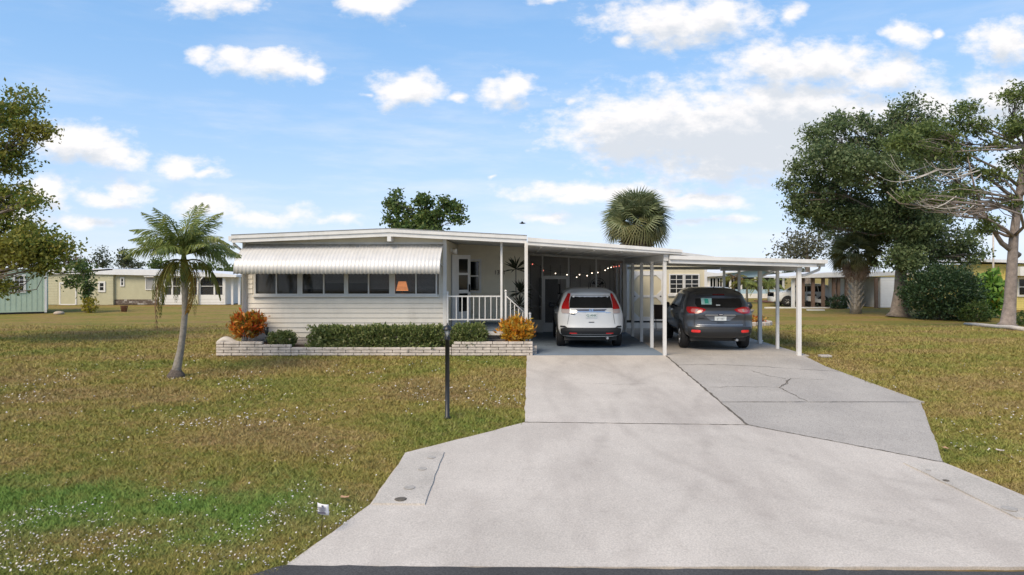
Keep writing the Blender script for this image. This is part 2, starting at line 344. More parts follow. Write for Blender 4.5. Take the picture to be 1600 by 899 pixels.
def build_ground():
    xs = [-900,-300,-120,-60,-40,-30,-24,-20] + [i*1.0 for i in range(-18, 19)] + [20,24,30,40,60,120,300,900]
    ys = [-60,-20,-5,0,3,5,YS] + [YS + (YC-YS)*i/8 for i in range(1,9)] + [19,21,24] + [24+i*1.0 for i in range(1,13)] + [40,46,55,70,100,160,260,420,700,1200]
    mb = MB(); mb.grid([[(x, y, G(y) - .022) for x in xs] for y in ys], smooth=False)
    mb.build('ground', LAWN, label='patchy dry lawn of green and brown grass', kind='structure')
build_ground()

def concrete(name, col, var=.10, stain=(.30,.27,.25), amt=.35, grit=.25, arcs=()):
    m, nt, N, L, b = nodes(name); g = N.new('ShaderNodeNewGeometry'); P = g.outputs['Position']
    def nz(s, d, r, vec=P):
        n = N.new('ShaderNodeTexNoise'); n.inputs['Scale'].default_value = s; n.inputs['Detail'].default_value = d; n.inputs['Roughness'].default_value = r; L.new(vec, n.inputs['Vector']); return n.outputs['Fac']
    def ramp(f, p0, c0, p1, c1):
        r = N.new('ShaderNodeValToRGB'); r.color_ramp.elements[0].position = p0; r.color_ramp.elements[1].position = p1; r.color_ramp.elements[0].color = c0; r.color_ramp.elements[1].color = c1; L.new(f, r.inputs[0]); return r.outputs[0]
    c = ramp(nz(.8, 7, .6), .3, tint(col, 1-var), .7, tint(col, 1+var*.6))
    mp = N.new('ShaderNodeMapping'); mp.inputs['Scale'].default_value = (1.0, .28, 1); mp.inputs['Rotation'].default_value = (0, 0, R(-12)); L.new(P, mp.inputs[0])
    s1 = ramp(nz(1.1, 8, .66, mp.outputs[0]), .47, (0,0,0,1), .72, (amt,amt,amt,1))
    x = N.new('ShaderNodeMixRGB'); L.new(s1, x.inputs[0]); L.new(c, x.inputs[1]); x.inputs[2].default_value = (*stain, 1)
    s2 = ramp(nz(55, 3, .7), .35, (1-grit,)*3+(1,), .62, (1.04,1.04,1.04,1))
    y = N.new('ShaderNodeMixRGB'); y.blend_type = 'MULTIPLY'; y.inputs[0].default_value = 1; L.new(x.outputs[0], y.inputs[1]); L.new(s2, y.inputs[2])
    s3 = ramp(nz(3.3, 5, .7), .62, (0,0,0,1), .74, (.55,.55,.55,1))
    z = N.new('ShaderNodeMixRGB'); L.new(s3, z.inputs[0]); L.new(y.outputs[0], z.inputs[1]); z.inputs[2].default_value = tint(stain, .85)
    for cx_, cy_, r_, w_, k_ in arcs:               # faint tyre tracks swung in and out of the driveway
        dv = N.new('ShaderNodeVectorMath'); dv.operation = 'MULTIPLY_ADD'; dv.inputs[1].default_value = (1,1,0); dv.inputs[2].default_value = (-cx_,-cy_,0); L.new(P, dv.inputs[0])
        ln = N.new('ShaderNodeVectorMath'); ln.operation = 'LENGTH'; L.new(dv.outputs[0], ln.inputs[0])
        a_ = N.new('ShaderNodeMath'); a_.operation = 'SUBTRACT'; a_.inputs[1].default_value = r_; L.new(ln.outputs['Value'], a_.inputs[0]); a2 = N.new('ShaderNodeMath'); a2.operation = 'ABSOLUTE'; L.new(a_.outputs[0], a2.inputs[0])
        mr = N.new('ShaderNodeMapRange'); mr.interpolation_type = 'SMOOTHSTEP'; mr.inputs[1].default_value = w_; mr.inputs[2].default_value = 0; mr.inputs[4].default_value = k_*.75; L.new(a2.outputs[0], mr.inputs[0])
        mu = N.new('ShaderNodeMath'); mu.operation = 'MULTIPLY'; L.new(mr.outputs[0], mu.inputs[0]); L.new(ramp(nz(2.2, 6, .7), .35, (0,0,0,1), .7, (1,1,1,1)), mu.inputs[1])
        zz = N.new('ShaderNodeMixRGB'); L.new(mu.outputs[0], zz.inputs[0]); L.new(z.outputs[0], zz.inputs[1]); zz.inputs[2].default_value = tint(stain, .75); z = zz
    L.new(z.outputs[0], b.inputs['Base Color']); b.inputs['Roughness'].default_value = .88; b.inputs['Specular IOR Level'].default_value = .25
    bp = N.new('ShaderNodeBump'); bp.inputs['Strength'].default_value = .25; bp.inputs['Distance'].default_value = .01; L.new(nz(70, 4, .7), bp.inputs['Height']); L.new(bp.outputs[0], b.inputs['Normal']); return m
CONC = concrete('pale_concrete', (.56,.51,.45), var=.12, stain=(.39,.345,.305), amt=.6, arcs=[(6.6,11.6,5.0,.16,.5),(6.6,11.6,3.5,.16,.5),(-5.2,11.8,6.6,.16,.4),(-5.2,11.8,8.1,.16,.45),(9.5,13.5,7.2,.2,.35),(9.5,13.5,9.0,.14,.3),(-40,9,41.2,.2,.35),(-40,9,42.7,.2,.35)])
CONC2 = concrete('grey_concrete', (.47,.435,.39), var=.12, stain=(.32,.295,.27), amt=.5, grit=.38)
CONC3 = concrete('old_patch_concrete', (.56,.515,.455), var=.2, stain=(.27,.25,.22), amt=.8, grit=.3)
BLUEF = concrete('blue_grey_painted_floor', (.19,.24,.30), stain=(.14,.155,.175), amt=.5, grit=.12)
ASPH = concrete('asphalt', (.085,.083,.082), var=.25, stain=(.09,.088,.085), amt=.4, grit=.45)
CRACK = M('crack_dirt', (.11,.095,.075), .95, var=.4, scale=20)

def slab(name, pts, mat, lift, thick=.12, parent=None, flat=False, **kw):
    poly = [(p[0], p[1]) for p in pts]; a = sum(poly[i][0]*poly[(i+1)%len(poly)][1] - poly[(i+1)%len(poly)][0]*poly[i][1] for i in range(len(poly)))
    if a < 0: poly.reverse()
    if not flat:                                     # hand-floated edges are never ruler straight
        out = []
        for i, p in enumerate(poly):
            q = poly[(i+1) % len(poly)]; d = math.hypot(q[0]-p[0], q[1]-p[1]); n = max(1, int(d/.22)); out.append(p)
            for k in range(1, n): out.append((p[0]+(q[0]-p[0])*k/n+random.gauss(0, .006), p[1]+(q[1]-p[1])*k/n+random.gauss(0, .006)))
        poly = out
    tops = [(0 if flat else G(p[1])) + lift for p in poly]; mb = MB(); mb.prism(poly, [t - thick for t in tops], tops); return mb.build(name, mat, parent, **kw)
def along(a, b, n=24, wob=.0):
    return [(a[0]+(b[0]-a[0])*i/n + random.gauss(0, wob)*(0 < i < n), a[1]+(b[1]-a[1])*i/n + random.gauss(0, wob)*(0 < i < n)) for i in range(n+1)]
XJ = 3.68                                           # the long joint between the two driveways
YJ = 11.13
A_ul = gp(820, 661); A_l1 = gp(633, 709); A_l2 = gp(578, 790); A_l3 = gp(445, 886); A_r1 = gp(1475, 724); A_r2 = gp(1600, 776); B_r0 = gp(1262, 559); B_r1 = gp(1445, 632)
rdir = (A_r2 - A_r1); A_r3 = A_r1 + rdir * ((6.3 - A_r1.y) / rdir.y)
slab('driveway', [(px(823, YC), YC-.01), (XJ-.012, YC-.01), (XJ-.012, YJ+.012), (A_ul.x, A_ul.y+.012)], CONC, .010, label='pale concrete driveway slab in front of the blue painted carport floor', kind='structure')
apron = slab('driveway_apron', [(A_ul.x, A_ul.y), (A_l1.x, A_l1.y), (A_l2.x, A_l2.y), (A_l3.x, A_l3.y), (A_l3.x+.05, 6.42), (-.2, 6.40), (0.0, YS+.001), (A_r3.x, YS+.001), (A_r2.x, A_r2.y), (A_r1.x, A_r1.y), (XJ, YJ)], CONC, .010, label='wide pale concrete driveway apron flaring to the street', kind='structure')
yl = gp(1300, 629).y
slab('driveway_extension', [(XJ+.012, YC-.01), (B_r0.x, YC-.01), (px(1290,gp(1290,573).y), gp(1290,573).y), (px(1445, yl), yl+.01), (XJ+.012, yl+.01)], CONC2, .006, label='grey concrete parking slab with cracks below the right carport', kind='structure')
slab('driveway_corner', [(XJ+.012, yl-.01), (B_r1.x, yl-.01), (A_r1.x, A_r1.y+.014), (XJ+.012, YJ+.014)], CONC2, .006, label='five sided grey concrete corner slab beside the apron', kind='structure')
slab('carport_floor', [(.30, YC+.005), (XJ-.01, YC+.005), (XJ-.01, 31), (.30, 31)], BLUEF, .012, flat=True, thick=.4, label='blue grey painted carport floor', kind='structure')
slab('parking_floor', [(XJ, YC+.005), (7.35, YC+.005), (7.35, 25.9), (XJ, 25.9)], CONC2, .008, flat=True, thick=.3, label='grey concrete floor under the right carport', kind='structure')
# street
edge = [(300, 6.12)] + [(A_l3.x+9-.15*i, 6.24+(6.42-6.24)*i*.15/9+random.gauss(0,.009)) for i in range(61)] + [(A_l3.x-.10, 6.36), (A_l3.x-.25, 6.2), (-300, 6.15)]
mb = MB(); mb.prism([(-300,-8),(300,-8)] + edge, ZR-.05, ZR+.016)
mb.build('road', ASPH, label='dark asphalt street at the foot of the driveway', kind='structure')
# cracks and the weedy long joint
def crack(pts, w, lift):
    l, r = [], []
    for i, p in enumerate(pts):
        a, b = Vector(pts[max(0,i-1)][:2]), Vector(pts[min(len(pts)-1,i+1)][:2]); t = (b-a).normalized(); n = Vector((-t.y, t.x)); ww = w*random.uniform(.4, 1.3)
        q = Vector(p[:2]); l.append((*(q+n*ww), G(q.y)+lift)); r.append((*(q-n*ww), G(q.y)+lift))
    mb = MB(); mb.grid([l, r], smooth=False); return mb
def gl(pts): return [tuple(gp(*p))[:2] for p in pts]
def jag(a, n=6, w=.02):
    out = []
    for i in range(len(a)-1): out += along(a[i], a[i+1], n, w)[:-1]
    return out + [a[-1]]
for pts, w in (([(1220,605),(1236,592),(1226,602),(1218,606),(1232,614),(1262,628)], .009), ([(1108,606),(1160,605),(1218,606)], .007), ([(1060,571),(1120,570),(1180,573),(1240,577),(1310,581)], .009),
               ([(1172,579),(1200,588),(1228,593)], .007), ([(1236,592),(1290,594)], .005), ([(905,600),(960,602),(1010,601)], .004)):
    ob = crack(jag(gl(pts)), w, .0135 if pts[0][0] < 1000 else .011).build('crack', CRACK, set_props(bpy.data.objects['driveway_extension']) if pts[0][0] > 1000 else bpy.data.objects['driveway'])
crack(jag([(XJ, YC-.05), (XJ, YJ)], 60, .008), .022, .014).build('joint_dirt', CRACK, apron)
crack(jag([(XJ, YJ), (A_r1.x, A_r1.y)], 60, .006), .016, .014).build('joint_dirt', CRACK, apron)
crack(jag([(XJ+.02, yl), (B_r1.x-.01, yl)], 50, .004), .011, .012).build('joint_dirt', CRACK, apron)
crack(jag([(A_ul.x, A_ul.y), (XJ, YJ)], 40, .004), .014, .014).build('joint_dirt', CRACK, apron)
# the old culvert caps at both sides of the apron, with their round lids
def culvert(pts, lids, label):
    t = thing('culvert_cap', label, 'concrete slab', tuple(sum((Vector(p) for p in pts), Vector())/len(pts)), group='culvert caps beside the driveway apron')
    o = slab('slab', pts, CONC3, .028, .08); o.parent = t; o.matrix_parent_inverse = Matrix.Translation(-t.location)
    for x, y, r, hole in lids:
        r *= .8
        p = gp(x, y, .03); mb = MB(); n = 20
        mb.lathe([(r*.86,.0),(r,.001),(r,.004),(r*.86,.005)], n) if not hole else mb.lathe([(r*.9,.0),(r,.002),(r*.8,.005),(.01,.005)], n)
        o = mb.build('lid_ring', CRACK if hole else M('worn_lid', (.36,.335,.30), .9, var=.2, scale=20), t); o.location = Vector((p.x, p.y, G(p.y)+.0285)) - t.location
culvert([A_l1 + Vector((.03,-.02,0)), gp(694,709), gp(664,791), A_l2 + Vector((.03,.0,0))], [(674,715,.07,0),(660,733,.075,0),(640,762,.085,0),(626,780,.09,1)], 'stained concrete culvert cap with round lids at the left of the apron')
culvert([gp(1412,726), gp(1474,728), gp(1612,786), gp(1640,818), gp(1588,812)], [(1478,751,.05,1),(1577,795,.10,0),(1450,735,.04,0)], 'worn concrete culvert cap along the right edge of the apron')

# ------------------------------------------------------------------ the home
YW, XL, XP, XR, YB = 18.4, -7.50, -2.035, 0.14, 21.7      # front wall, left side, porch side wall, right side, porch back wall
ZF = .55                                                   # porch floor
house = thing('mobile_home', 'white mobile home with low gable roof, scalloped awning and open front porch', 'house', (XL, YW, 0))
def H_(o): o.parent = house; o.matrix_parent_inverse = Matrix.Translation(-house.location); return o
RX, RZ, YF = -3.49, 3.10, 17.95                            # ridge column, ridge underside, front of the roof
def roof_under(x): return RZ - (.165 if x < RX else .185) * abs(x - RX) / (RX - XL if x < RX else XR - RX)
mb = MB()                                                  # shell behind the cladding: sides, back, floor, with the window band left open
WX0, WX1, WZ0, WZ1 = px(397, YW), px(684, YW), 1.555, 2.36
mb.box(XL, YW+.03, .0, XP, YW+.12, WZ0-.02); mb.box(XL, YW+.03, WZ0-.02, WX0-.02, YW+.12, WZ1); mb.box(WX1+.02, YW+.03, WZ0-.02, XP, YW+.12, WZ1)
mb.build('front_wall', SIDING); H_(bpy.data.objects['front_wall'])
gz = lambda x: roof_under(x) - .002
mb = MB(); mb.prism_xz([(XL, WZ1), (XP, WZ1), (XP, gz(XP)), (RX, gz(RX)), (XL, gz(XL))][::-1], YW+.005, YW+.12); H_(mb.build('gable_panel', CREAM))
mb = MB(); mb.box(XL, YW+.125, 0, XL+.1, 33, gz(XL)); H_(mb.build('side_wall', SIDING))
mb = MB(); mb.box(XP-.1, YW+.125, 0, XP, 19.70, 2.75); mb.box(XP-.1, 20.62, 0, XP, YB, 2.75); mb.box(XP-.1, 19.70, 2.66, XP, 20.62, 2.75); mb.box(XP-.1, YW+.125, 2.752, XP, YB, 3.0); H_(mb.build('porch_side_wall', CREAM))
mb = MB(); mb.prism_xz([(XP, 0), (XR, 0), (XR, gz(XR)), (XP, gz(XP))][::-1], YB+.02, YB+.12); H_(mb.build('porch_back_wall', CREAM))
mb = MB(); mb.box(XR-.1, YB+.13, 0, XR, 33, gz(XR)-.01); H_(mb.build('right_wall', CREAM))
mb = MB(); mb.prism_xz([(XL+.1, 0), (XR-.1, 0), (XR-.1, gz(XR)-.02), (RX, gz(RX)-.02), (XL+.1, gz(XL)-.02)][::-1], 32.9, 33); H_(mb.build('rear_wall', SIDING))
mb = MB(); mb.box(XL+.11, YW+.13, .5, XP-.11, 24, .55); mb.box(XL+.11, 22.6, .56, XP-.11, 22.7, 2.8); mb.box(XL+.11, YW+.14, 2.5, XP-.11, 22.5, 2.55); H_(mb.build('interior_room', M('dim_room', (.13,.125,.12), .8)))
# lap siding, one board at a time
def board(w, name, parent, x, y, z, mat=SIDING, h=.1315, cache={}):
    key = (round(w, 3), mat.name, round(h, 3))
    if key not in cache:
        m_ = MB(); m_.add([(0,-.020,0),(w,-.020,0),(w,0,0),(0,0,0),(0,-.004,h),(w,-.004,h),(w,0,h),(0,0,h),(0,-.022,.008),(w,-.022,.008)],
                          [(3,2,1,0),(0,1,9,8),(8,9,5,4),(4,5,6,7),(1,2,6,5,9),(3,0,8,4,7),(2,3,7,6)]); cache[key] = m_.mesh(name, mat)
    o = link(name, cache[key]); o.location = (x, y, z); return H_(o)
for i in range(9):
    z = .375 + i*.1315
    if z + .13 < WZ0: board(XP-.09-(XL+.11), 'siding_board', house, XL+.11, YW+.03, z)
for i in range(9, 15):
    z = .375 + i*.1315
    board(WX0-.05-(XL+.11), 'siding_board', house, XL+.11, YW+.03, z); board(XP-.09-(WX1+.05), 'siding_board', house, WX1+.05, YW+.03, z)
for i in range(16):
    z = ZF + .01 + i*.148
    x0 = XP+.01
    if ZF+.6 < z+.148 and z < 2.40:                        # around the porch window
        a, b = px(731, YB)-.06, px(752, YB)+.03; board(a-x0, 'siding_board', house, x0, YB+.02, z, CREAM, .148); board(XR-.02-b, 'siding_board', house, b, YB+.02, z, CREAM, .148)
    else: board(XR-.02-x0, 'siding_board', house, x0, YB+.02, z, CREAM, .148)
for x in (XL-.01, XP-.085):
    mb = MB(); mb.box(x, YW-.035, .36, x+.10, YW+.029, roof_under(x+.05)-.005); H_(mb.build('corner_trim', WHITE))
mb = MB(); mb.box(XL+.1, YW-.03, 2.89, XP-.09, YW+.0, 2.935); H_(mb.build('awning_header', WHITE))
# window band: four pairs
BLIND = M('blind_slat', (.52,.51,.48), .6)
pairs = [(398.5,432,466),(471.5,506,539),(543,576,609.5),(616,650,682)]
for i, (a, c, b) in enumerate(pairs):
    x0, xc, x1 = px(a, YW), px(c, YW), px(b, YW); t_ = .035
    mb = MB(); yf = YW-.02; yb = YW+.06
    mb.box(x0-.02, yf, WZ0-.05, x1+.02, yb, WZ0); mb.box(x0-.02, yf, WZ1-.05, x1+.02, yb, WZ1); mb.box(x0-.02, yf, WZ0, x0+.02, yb, WZ1-.05); mb.box(x1-.02, yf, WZ0, x1+.02, yb, WZ1-.05); mb.box(xc-t_/2, yf, WZ0, xc+t_/2, yb, WZ1-.05)
    w = H_(mb.build('window', TRIM))
    for l, r in ((x0+.021, xc-.018), (xc+.018, x1-.021)):
        m2 = MB(); m2.box(l, YW+.02, WZ0+.001, r, YW+.026, WZ1-.051); o = m2.build('pane', GLASS, w)
        m3 = MB(); lo = WZ0+.02 if i in (0, 3) else WZ0+random.choice([.10, .26])
        z = WZ1-.07
        while z > lo: m3.add([(l+.012, YW+.045, z), (r-.012, YW+.045, z), (r-.012, YW+.062, z+.017), (l+.012, YW+.062, z+.017)], [(0,1,2,3)]); z -= .032
        m3.build('blind', BLIND, w, kind='stuff')
mb = MB()
for a, b in ((466,471.5),(539,543),(609.5,616)): mb.box(px(a, YW)+.021, YW-.012, WZ0-.05, px(b, YW)-.021, YW+.06, WZ1)
for k, (a, b) in enumerate(((466,471.5),(539,543),(609.5,616))):
    m2 = MB(); m2.box(px(a, YW)+.021, YW-.012, WZ0-.05, px(b, YW)-.021, YW+.06, WZ1); H_(m2.build('window_mullion', TRIM))
mb = MB(); mb.box(WX0-.03, YW-.045, WZ0-.09, WX1+.03, YW+.02, WZ0-.052); H_(mb.build('window_sill', TRIM))
# scalloped awning
def awning():
    prof = [(0,2.885),(-.25,2.745),(-.50,2.59),(-.66,2.465),(-.735,2.37),(-.765,2.27),(-.775,2.10)]
    x0, x1 = px(384.5, YW), px(693, YW); n = int((x1-x0)/.0165); rows = []
    for y, z in prof:
        r = []
        for k in range(n+1):
            x = x0 + (x1-x0)*k/n; rib = .0045*math.cos(2*math.pi*(x-x0)/.1)
            dz = (-.028*abs(math.sin(math.pi*(x-x0)/.1)) + .028 if (y, z) == prof[-1] else 0); r.append((x, YW-.035+y-rib*.7, z+rib*.7-dz+.0))
        rows.append(r)
    m_ = MB(); m_.grid(rows, smooth=True); o = H_(m_.build('awning', AWN))
    md = o.modifiers.new('s', 'SOLIDIFY'); md.thickness = .006
    for xe in (x0, x1):
        m2 = MB(); m2.tube([(xe+(.02 if xe == x0 else -.02), YW-.04, 2.30), (xe+(.02 if xe == x0 else -.02), YW-.72, 2.40)], .012, 6); m2.build('brace', WHITE, o)
        o.children[-1].parent = house; o.children and None
    return o
AW = awning()
for o in [c for c in bpy.data.objects if c.name.startswith('brace') and c.parent == house]: o.matrix_parent_inverse = Matrix.Translation(-house.location)
# roof
def roofpart(name, x0, x1, t0, t1, y0, y1, mat):
    m_ = MB(); u = roof_under; m_.prism_xz([(x0, u(x0)+t0), (x1, u(x1)+t0), (x1, u(x1)+t1), (x0, u(x0)+t1)][::-1], y0, y1); return m_.build(name, mat)
XO = px(361, YF)
roof = None
for x0, x1 in ((XO, RX), (RX, XR)):
    o = H_(roofpart('roof_panel', x0, x1, .0, .16, YF+.10, 33.2, ROOF))
    H_(roofpart('fascia_lower', x0, x1, -.02, .085, YF+.03, YF+.099, WHITE)); H_(roofpart('fascia_upper', x0, x1, .085, .185, YF, YF+.099, WHITE))
    H_(roofpart('drip_edge', x0, x1, .186, .196, YF-.015, YF+.3, GREYIN))
mb = MB(); mb.box(RX-.05, YF+.03, RZ-.15, RX+.05, YF+.55, RZ-.022); H_(mb.build('ridge_beam', WHITE))
mb = MB(); zt = roof_under(XO)+.12; mb.tube([(XO+.02, YF+.12, zt-.08), (XO+.03, YF+.12, zt-.18), (XL+.03, YW-.09, zt-.36), (XL+.03, YW-.09, .15)], .038, 8); H_(mb.build('downspout', WHITE))
mb = MB(); mb.box(XO-.08, YF+.02, zt-.1, XO-.002, 33, zt+.03); H_(mb.build('gutter', WHITE))
# skirting of long blocks under the cladding
def courses(parent, x0, x1, y, z0, n, mat, bl=.40, bh=.072, depth=.10, gap=.013, skip=None, name='block', face='front', start=0):
    cache = {}
    for c in range(n):
        x = x0 - (bl*.5 if (c+start) % 2 else 0)
        while x < x1 - .02:
            a, b = max(x, x0), min(x+bl, x1); x += bl
            if b-a < .03: continue
            k = round(b-a, 2)
            if k not in cache: m_ = MB(); m_.bbox(0, 0, 0, b-a-gap, depth, bh-gap, .006); cache[k] = m_.mesh(name, mat)
            o = link(name, cache[k]); j = random.uniform(-.006, .006)
            if face == 'front': o.location = (a, y+j, z0+c*bh)
            else: o.rotation_euler = (0, 0, R(90)); o.location = (y+depth+j, a, z0+c*bh)
            o.parent = parent; o.matrix_parent_inverse = Matrix.Translation(-parent.location)
courses(house, XL+.02, XP-.02, YW+.012, .0, 5, BRICKS, name='skirting_block')
courses(house, XP+.02, px(830, YW)-.35, YW-.02, .0, 6, BRICKS, name='skirting_block')
# porch: floor, rail, posts, steps, door, window, number
mb = MB(); mb.bbox(XP+.005, YW-.12, ZF-.055, -.38, YB, ZF-.01, .008); H_(mb.build('porch_floor', BLUEF))
mb = MB(); mb.box(XP+.005, YW-.16, ZF-.10, -.38, YW-.125, ZF-.004); H_(mb.build('porch_edge', WHITE))
mb = MB(); mb.box(XP+.01, YW+.1, .01, -.40, YB, ZF-.06); H_(mb.build('porch_base', BRICKS))
def post(x, y, z0, z1, w, mat=WHITE, d=None, name='post'): m_ = MB(); m_.box(x-w/2, y-(d or w)/2, z0, x+w/2, y+(d or w)/2, z1); return m_.build(name, mat)
H_(post(px(783.5, YW-.1), YW-.1, ZF-.01, roof_under(-.5)-.002, .055)); H_(post(XR-.02, YW-.38, 0, roof_under(XR)-.002, .085))
m_ = MB(); xx = px(783.5, YW-.1); m_.tube([(xx, YW-.02, 2.72), (xx+.01, YW+.1, 2.80), (xx+.01, YW+.5, 2.86)], .03, 6); H_(m_.build('post_bracket', WHITE))
rail = set_props(H_(MB().box(XP+.02, YW-.12, 1.47, px(783.5, YW-.1)-.03, YW-.085, 1.505).build('railing', WHITE)))
def R_(o): o.parent = rail; return o
rail.matrix_parent_inverse = Matrix.Translation(-house.location)
MB().box(XP+.02, YW-.12, .85, px(783.5, YW-.1)-.03, YW-.085, .88).build('bottom_rail', WHITE, rail)
MB().box(XP+.03, YW-.13, ZF-.05, XP+.075, YW-.08, 1.62).build('rail_post', WHITE, rail); MB().box(px(731.5, YW)-.02, YW-.122, ZF-.05, px(731.5, YW)+.02, YW-.083, 1.469).build('rail_post', WHITE, rail)
bal = MB().box(-.011, -.011, .881, .011, .011, 1.469).mesh('baluster', WHITE)
for x in (713,722,740,749,758,767,776): link('baluster', bal, rail, (px(x, YW-.1), YW-.1025, 0))
# stair rail going down towards the carport
sr = H_(MB().tube([(-.42, YW-.10, 1.50), (-.40, YW-.10, 1.48), (.10, YW-.10, 1.02)], .022, 6).build('stair_rail', WHITE))
MB().tube([(-.41, YW-.10, .86), (.10, YW-.10, .40)], .016, 6).build('lower_stair_rail', WHITE, sr); MB().box(-.45, YW-.125, ZF-.04, -.405, YW-.075, 1.60).build('newel', WHITE, sr)
MB().box(.20, YW-.125, .0, .25, YW-.075, 1.0).build('newel', WHITE, sr)
MB().sphere((.225, YW-.1, 1.02), .035).build('newel_cap', WHITE, sr); MB().sphere((-.4275, YW-.1, 1.63), .035).build('newel_cap', WHITE, sr)
for k in range(4):
    x = -.30 + k*.11; z = 1.38 - (x+.30)*.92; link('baluster', MB().box(-.011,-.011,0,.011,.011,.60).mesh('baluster', WHITE), sr, (x, YW-.1, z-.62))
for k in range(2): H_(MB().bbox(-.378+k*.26, YW-.06, .0, -.12+k*.26, YB-1.5, ZF-.18*(k+1), .01).build('step', CONC2))
# storm door swung open on the porch side wall
dh = Vector((XP+.02, 19.74, ZF)); da = math.atan2(.71, .46)
door = H_(MB().build('door', WHITE)) if False else None
def doorleaf():
    w, h = .86, 2.09; m_ = MB()
    m_.box(0,-.02,0,.11,.02,h); m_.box(w-.12,-.02,0,w,.02,h); m_.box(.111,-.02,h-.12,w-.121,.02,h); m_.box(.111,-.02,0,w-.121,.02,.42); m_.box(.111,-.02,.96,w-.121,.02,1.06); m_.box(.111,-.018,.421,.30,.018,.959); m_.box(.111,-.018,1.061,.30,.018,h-.121); m_.box(.301,-.018,1.5,w-.121,.018,1.56)
    o = H_(m_.build('storm_door', WHITE)); o.location = dh; o.rotation_euler = (0, 0, da)
    for z0, z1 in ((.421,.959),(1.061,1.499),(1.561,h-.121)): MB().box(.302,-.006,z0,w-.122,.006,z1).build('pane', DGLASS, o)
    MB().box(w-.09,-.06,1.0,w-.06,-.02,1.22).build('handle', BLACKM, o)
doorleaf()
H_(MB().box(XP-.06, 19.72, ZF, XP-.02, 20.60, 2.65).build('doorway_shade', DARK))  # dark panel painted for the unlit room inside the open doorway
def window_unit(parent_fn, x0, x1, z0, z1, y, cols, rows, frame=WHITE, fw=.07, proud=.04, name='window', pane=None, mull=.02, sill=True):
    m_ = MB(); m_.box(x0-fw, y-proud, z0-fw, x1+fw, y, z0); m_.box(x0-fw, y-proud, z1, x1+fw, y, z1+fw); m_.box(x0-fw, y-proud, z0, x0, y, z1); m_.box(x1, y-proud, z0, x1+fw, y, z1)
    w = parent_fn(m_.build(name, frame)); dx, dz = (x1-x0)/cols, (z1-z0)/rows
    for i in range(cols):
        for j in range(rows):
            o = MB().box(x0+i*dx+mull/2, y-proud*.5, z0+j*dz+mull/2, x0+(i+1)*dx-mull/2, y-proud*.35, z0+(j+1)*dz-mull/2).build('pane', pane or DGLASS, w)
    if mull > .003 and cols*rows > 1:
        m_ = MB()
        for i in range(1, cols): m_.box(x0+i*dx-mull/2, y-proud*.75, z0, x0+i*dx+mull/2, y-.002, z1)
        m_.build('glazing_bar', frame, w) if cols > 1 else None
        for j in range(1, rows): MB().box(x0, y-proud*.7, z0+j*dz-mull/2, x1, y-.003, z0+j*dz+mull/2).build('glazing_bar', frame, w)
    return w
window_unit(H_, px(729, YB), px(749, YB), pz(455, YB), pz(408, YB), YB+.02, 1, 2, fw=.06, mull=.05, proud=.05)
NUM = M('bronze_numeral', (.07,.045,.03), .4, metal=.4)
for k, ch in enumerate('1351'):
    o = link('house_numeral', text_mesh(ch, .19, NUM, 'house_numeral', .008)); o.rotation_euler = (R(90), 0, 0); o.location = (px(774+k*4.6, YB), YB-.012, pz(429, YB)); H_(o)
# flood light at the porch corner
fl = thing('flood_light', 'white twin flood light under the porch ceiling corner', 'light', (XP+.05, YW+.7, 2.75))
MB().lathe([(.05,0),(.05,.03)], 12, axis='X').build('base', WHITE, fl); MB().lathe([(.03,0),(.055,.08),(.06,.13),(.05,.14)], 12, o=(.04,-.05,-.02), axis='X').build('lamp_head', WHITE, fl); MB().lathe([(.03,0),(.055,.08),(.06,.13),(.05,.14)], 12, o=(.04,.06,-.05), axis='X').build('lamp_head', WHITE, fl)
# table lamp glowing behind the window
tl = thing('table_lamp', 'lit table lamp with orange shade behind the front window', 'lamp', (px(627.5, 18.75), 18.85, 1.0))
SHADE = glow('lamp_shade_lit', (1.0,.36,.12), 1.1)
MB().lathe([(.17,.0),(.105,.26)], 20, o=(0,0,.62)).build('lamp_shade', SHADE, tl); MB().lathe([(.09,0),(.1,.03),(.03,.06),(.06,.25),(.02,.5),(.015,.62)], 14).build('lamp_base', WOOD, tl)
MB().box(-.35,-.14,-.45,.35,.25,0).build('side_cabinet', WOOD).location = tl.location; set_props(bpy.data.objects['side_cabinet'], 'dark wooden cabinet carrying the lit lamp behind the window', 'cabinet')

# ------------------------------------------------------------------ carports
cp = thing('carport', 'white aluminium carport over the white SUV, joined to the home', 'carport', (XJ, YC, 0))
def C_(o): o.parent = cp; o.matrix_parent_inverse = Matrix.Translation(-cp.location); return o
YE, XE = 31.0, 4.05
cu = lambda x: 2.815 - .062*x
ct = lambda x: 3.03 - .080*x
def strip(x0, x1, zf0, zf1, y0, y1, name, mat): m_ = MB(); m_.prism_xz([(x0, zf0(x0)), (x1, zf0(x1)), (x1, zf1(x1)), (x0, zf1(x0))][::-1], y0, y1); return m_.build(name, mat)
C_(strip(XR+.03, XE, lambda x: cu(x)+.0, lambda x: cu(x)+.06, YC-.1, YE, 'roof_panel', CEIL)); C_(strip(XR+.03, XE, lambda x: cu(x)+.062, lambda x: ct(x)-.03, YC-.08, YE, 'roof_top', ROOF))
C_(strip(XR+.01, XE+.02, lambda x: cu(x)+.02, lambda x: (cu(x)+ct(x))/2-.002, YC-.17, YC-.101, 'fascia_lower', WHITE)); C_(strip(XR+.01, XE+.02, lambda x: (cu(x)+ct(x))/2, ct, YC-.20, YC-.101, 'fascia_upper', WHITE))
for x in (.50, 1.15, 1.85, 2.55, 3.2): C_(strip(x-.02, x+.02, lambda q: cu(q)-.022, lambda q: cu(q)-.001, YC-.06, 23.9, 'pan_seam', WHITE))
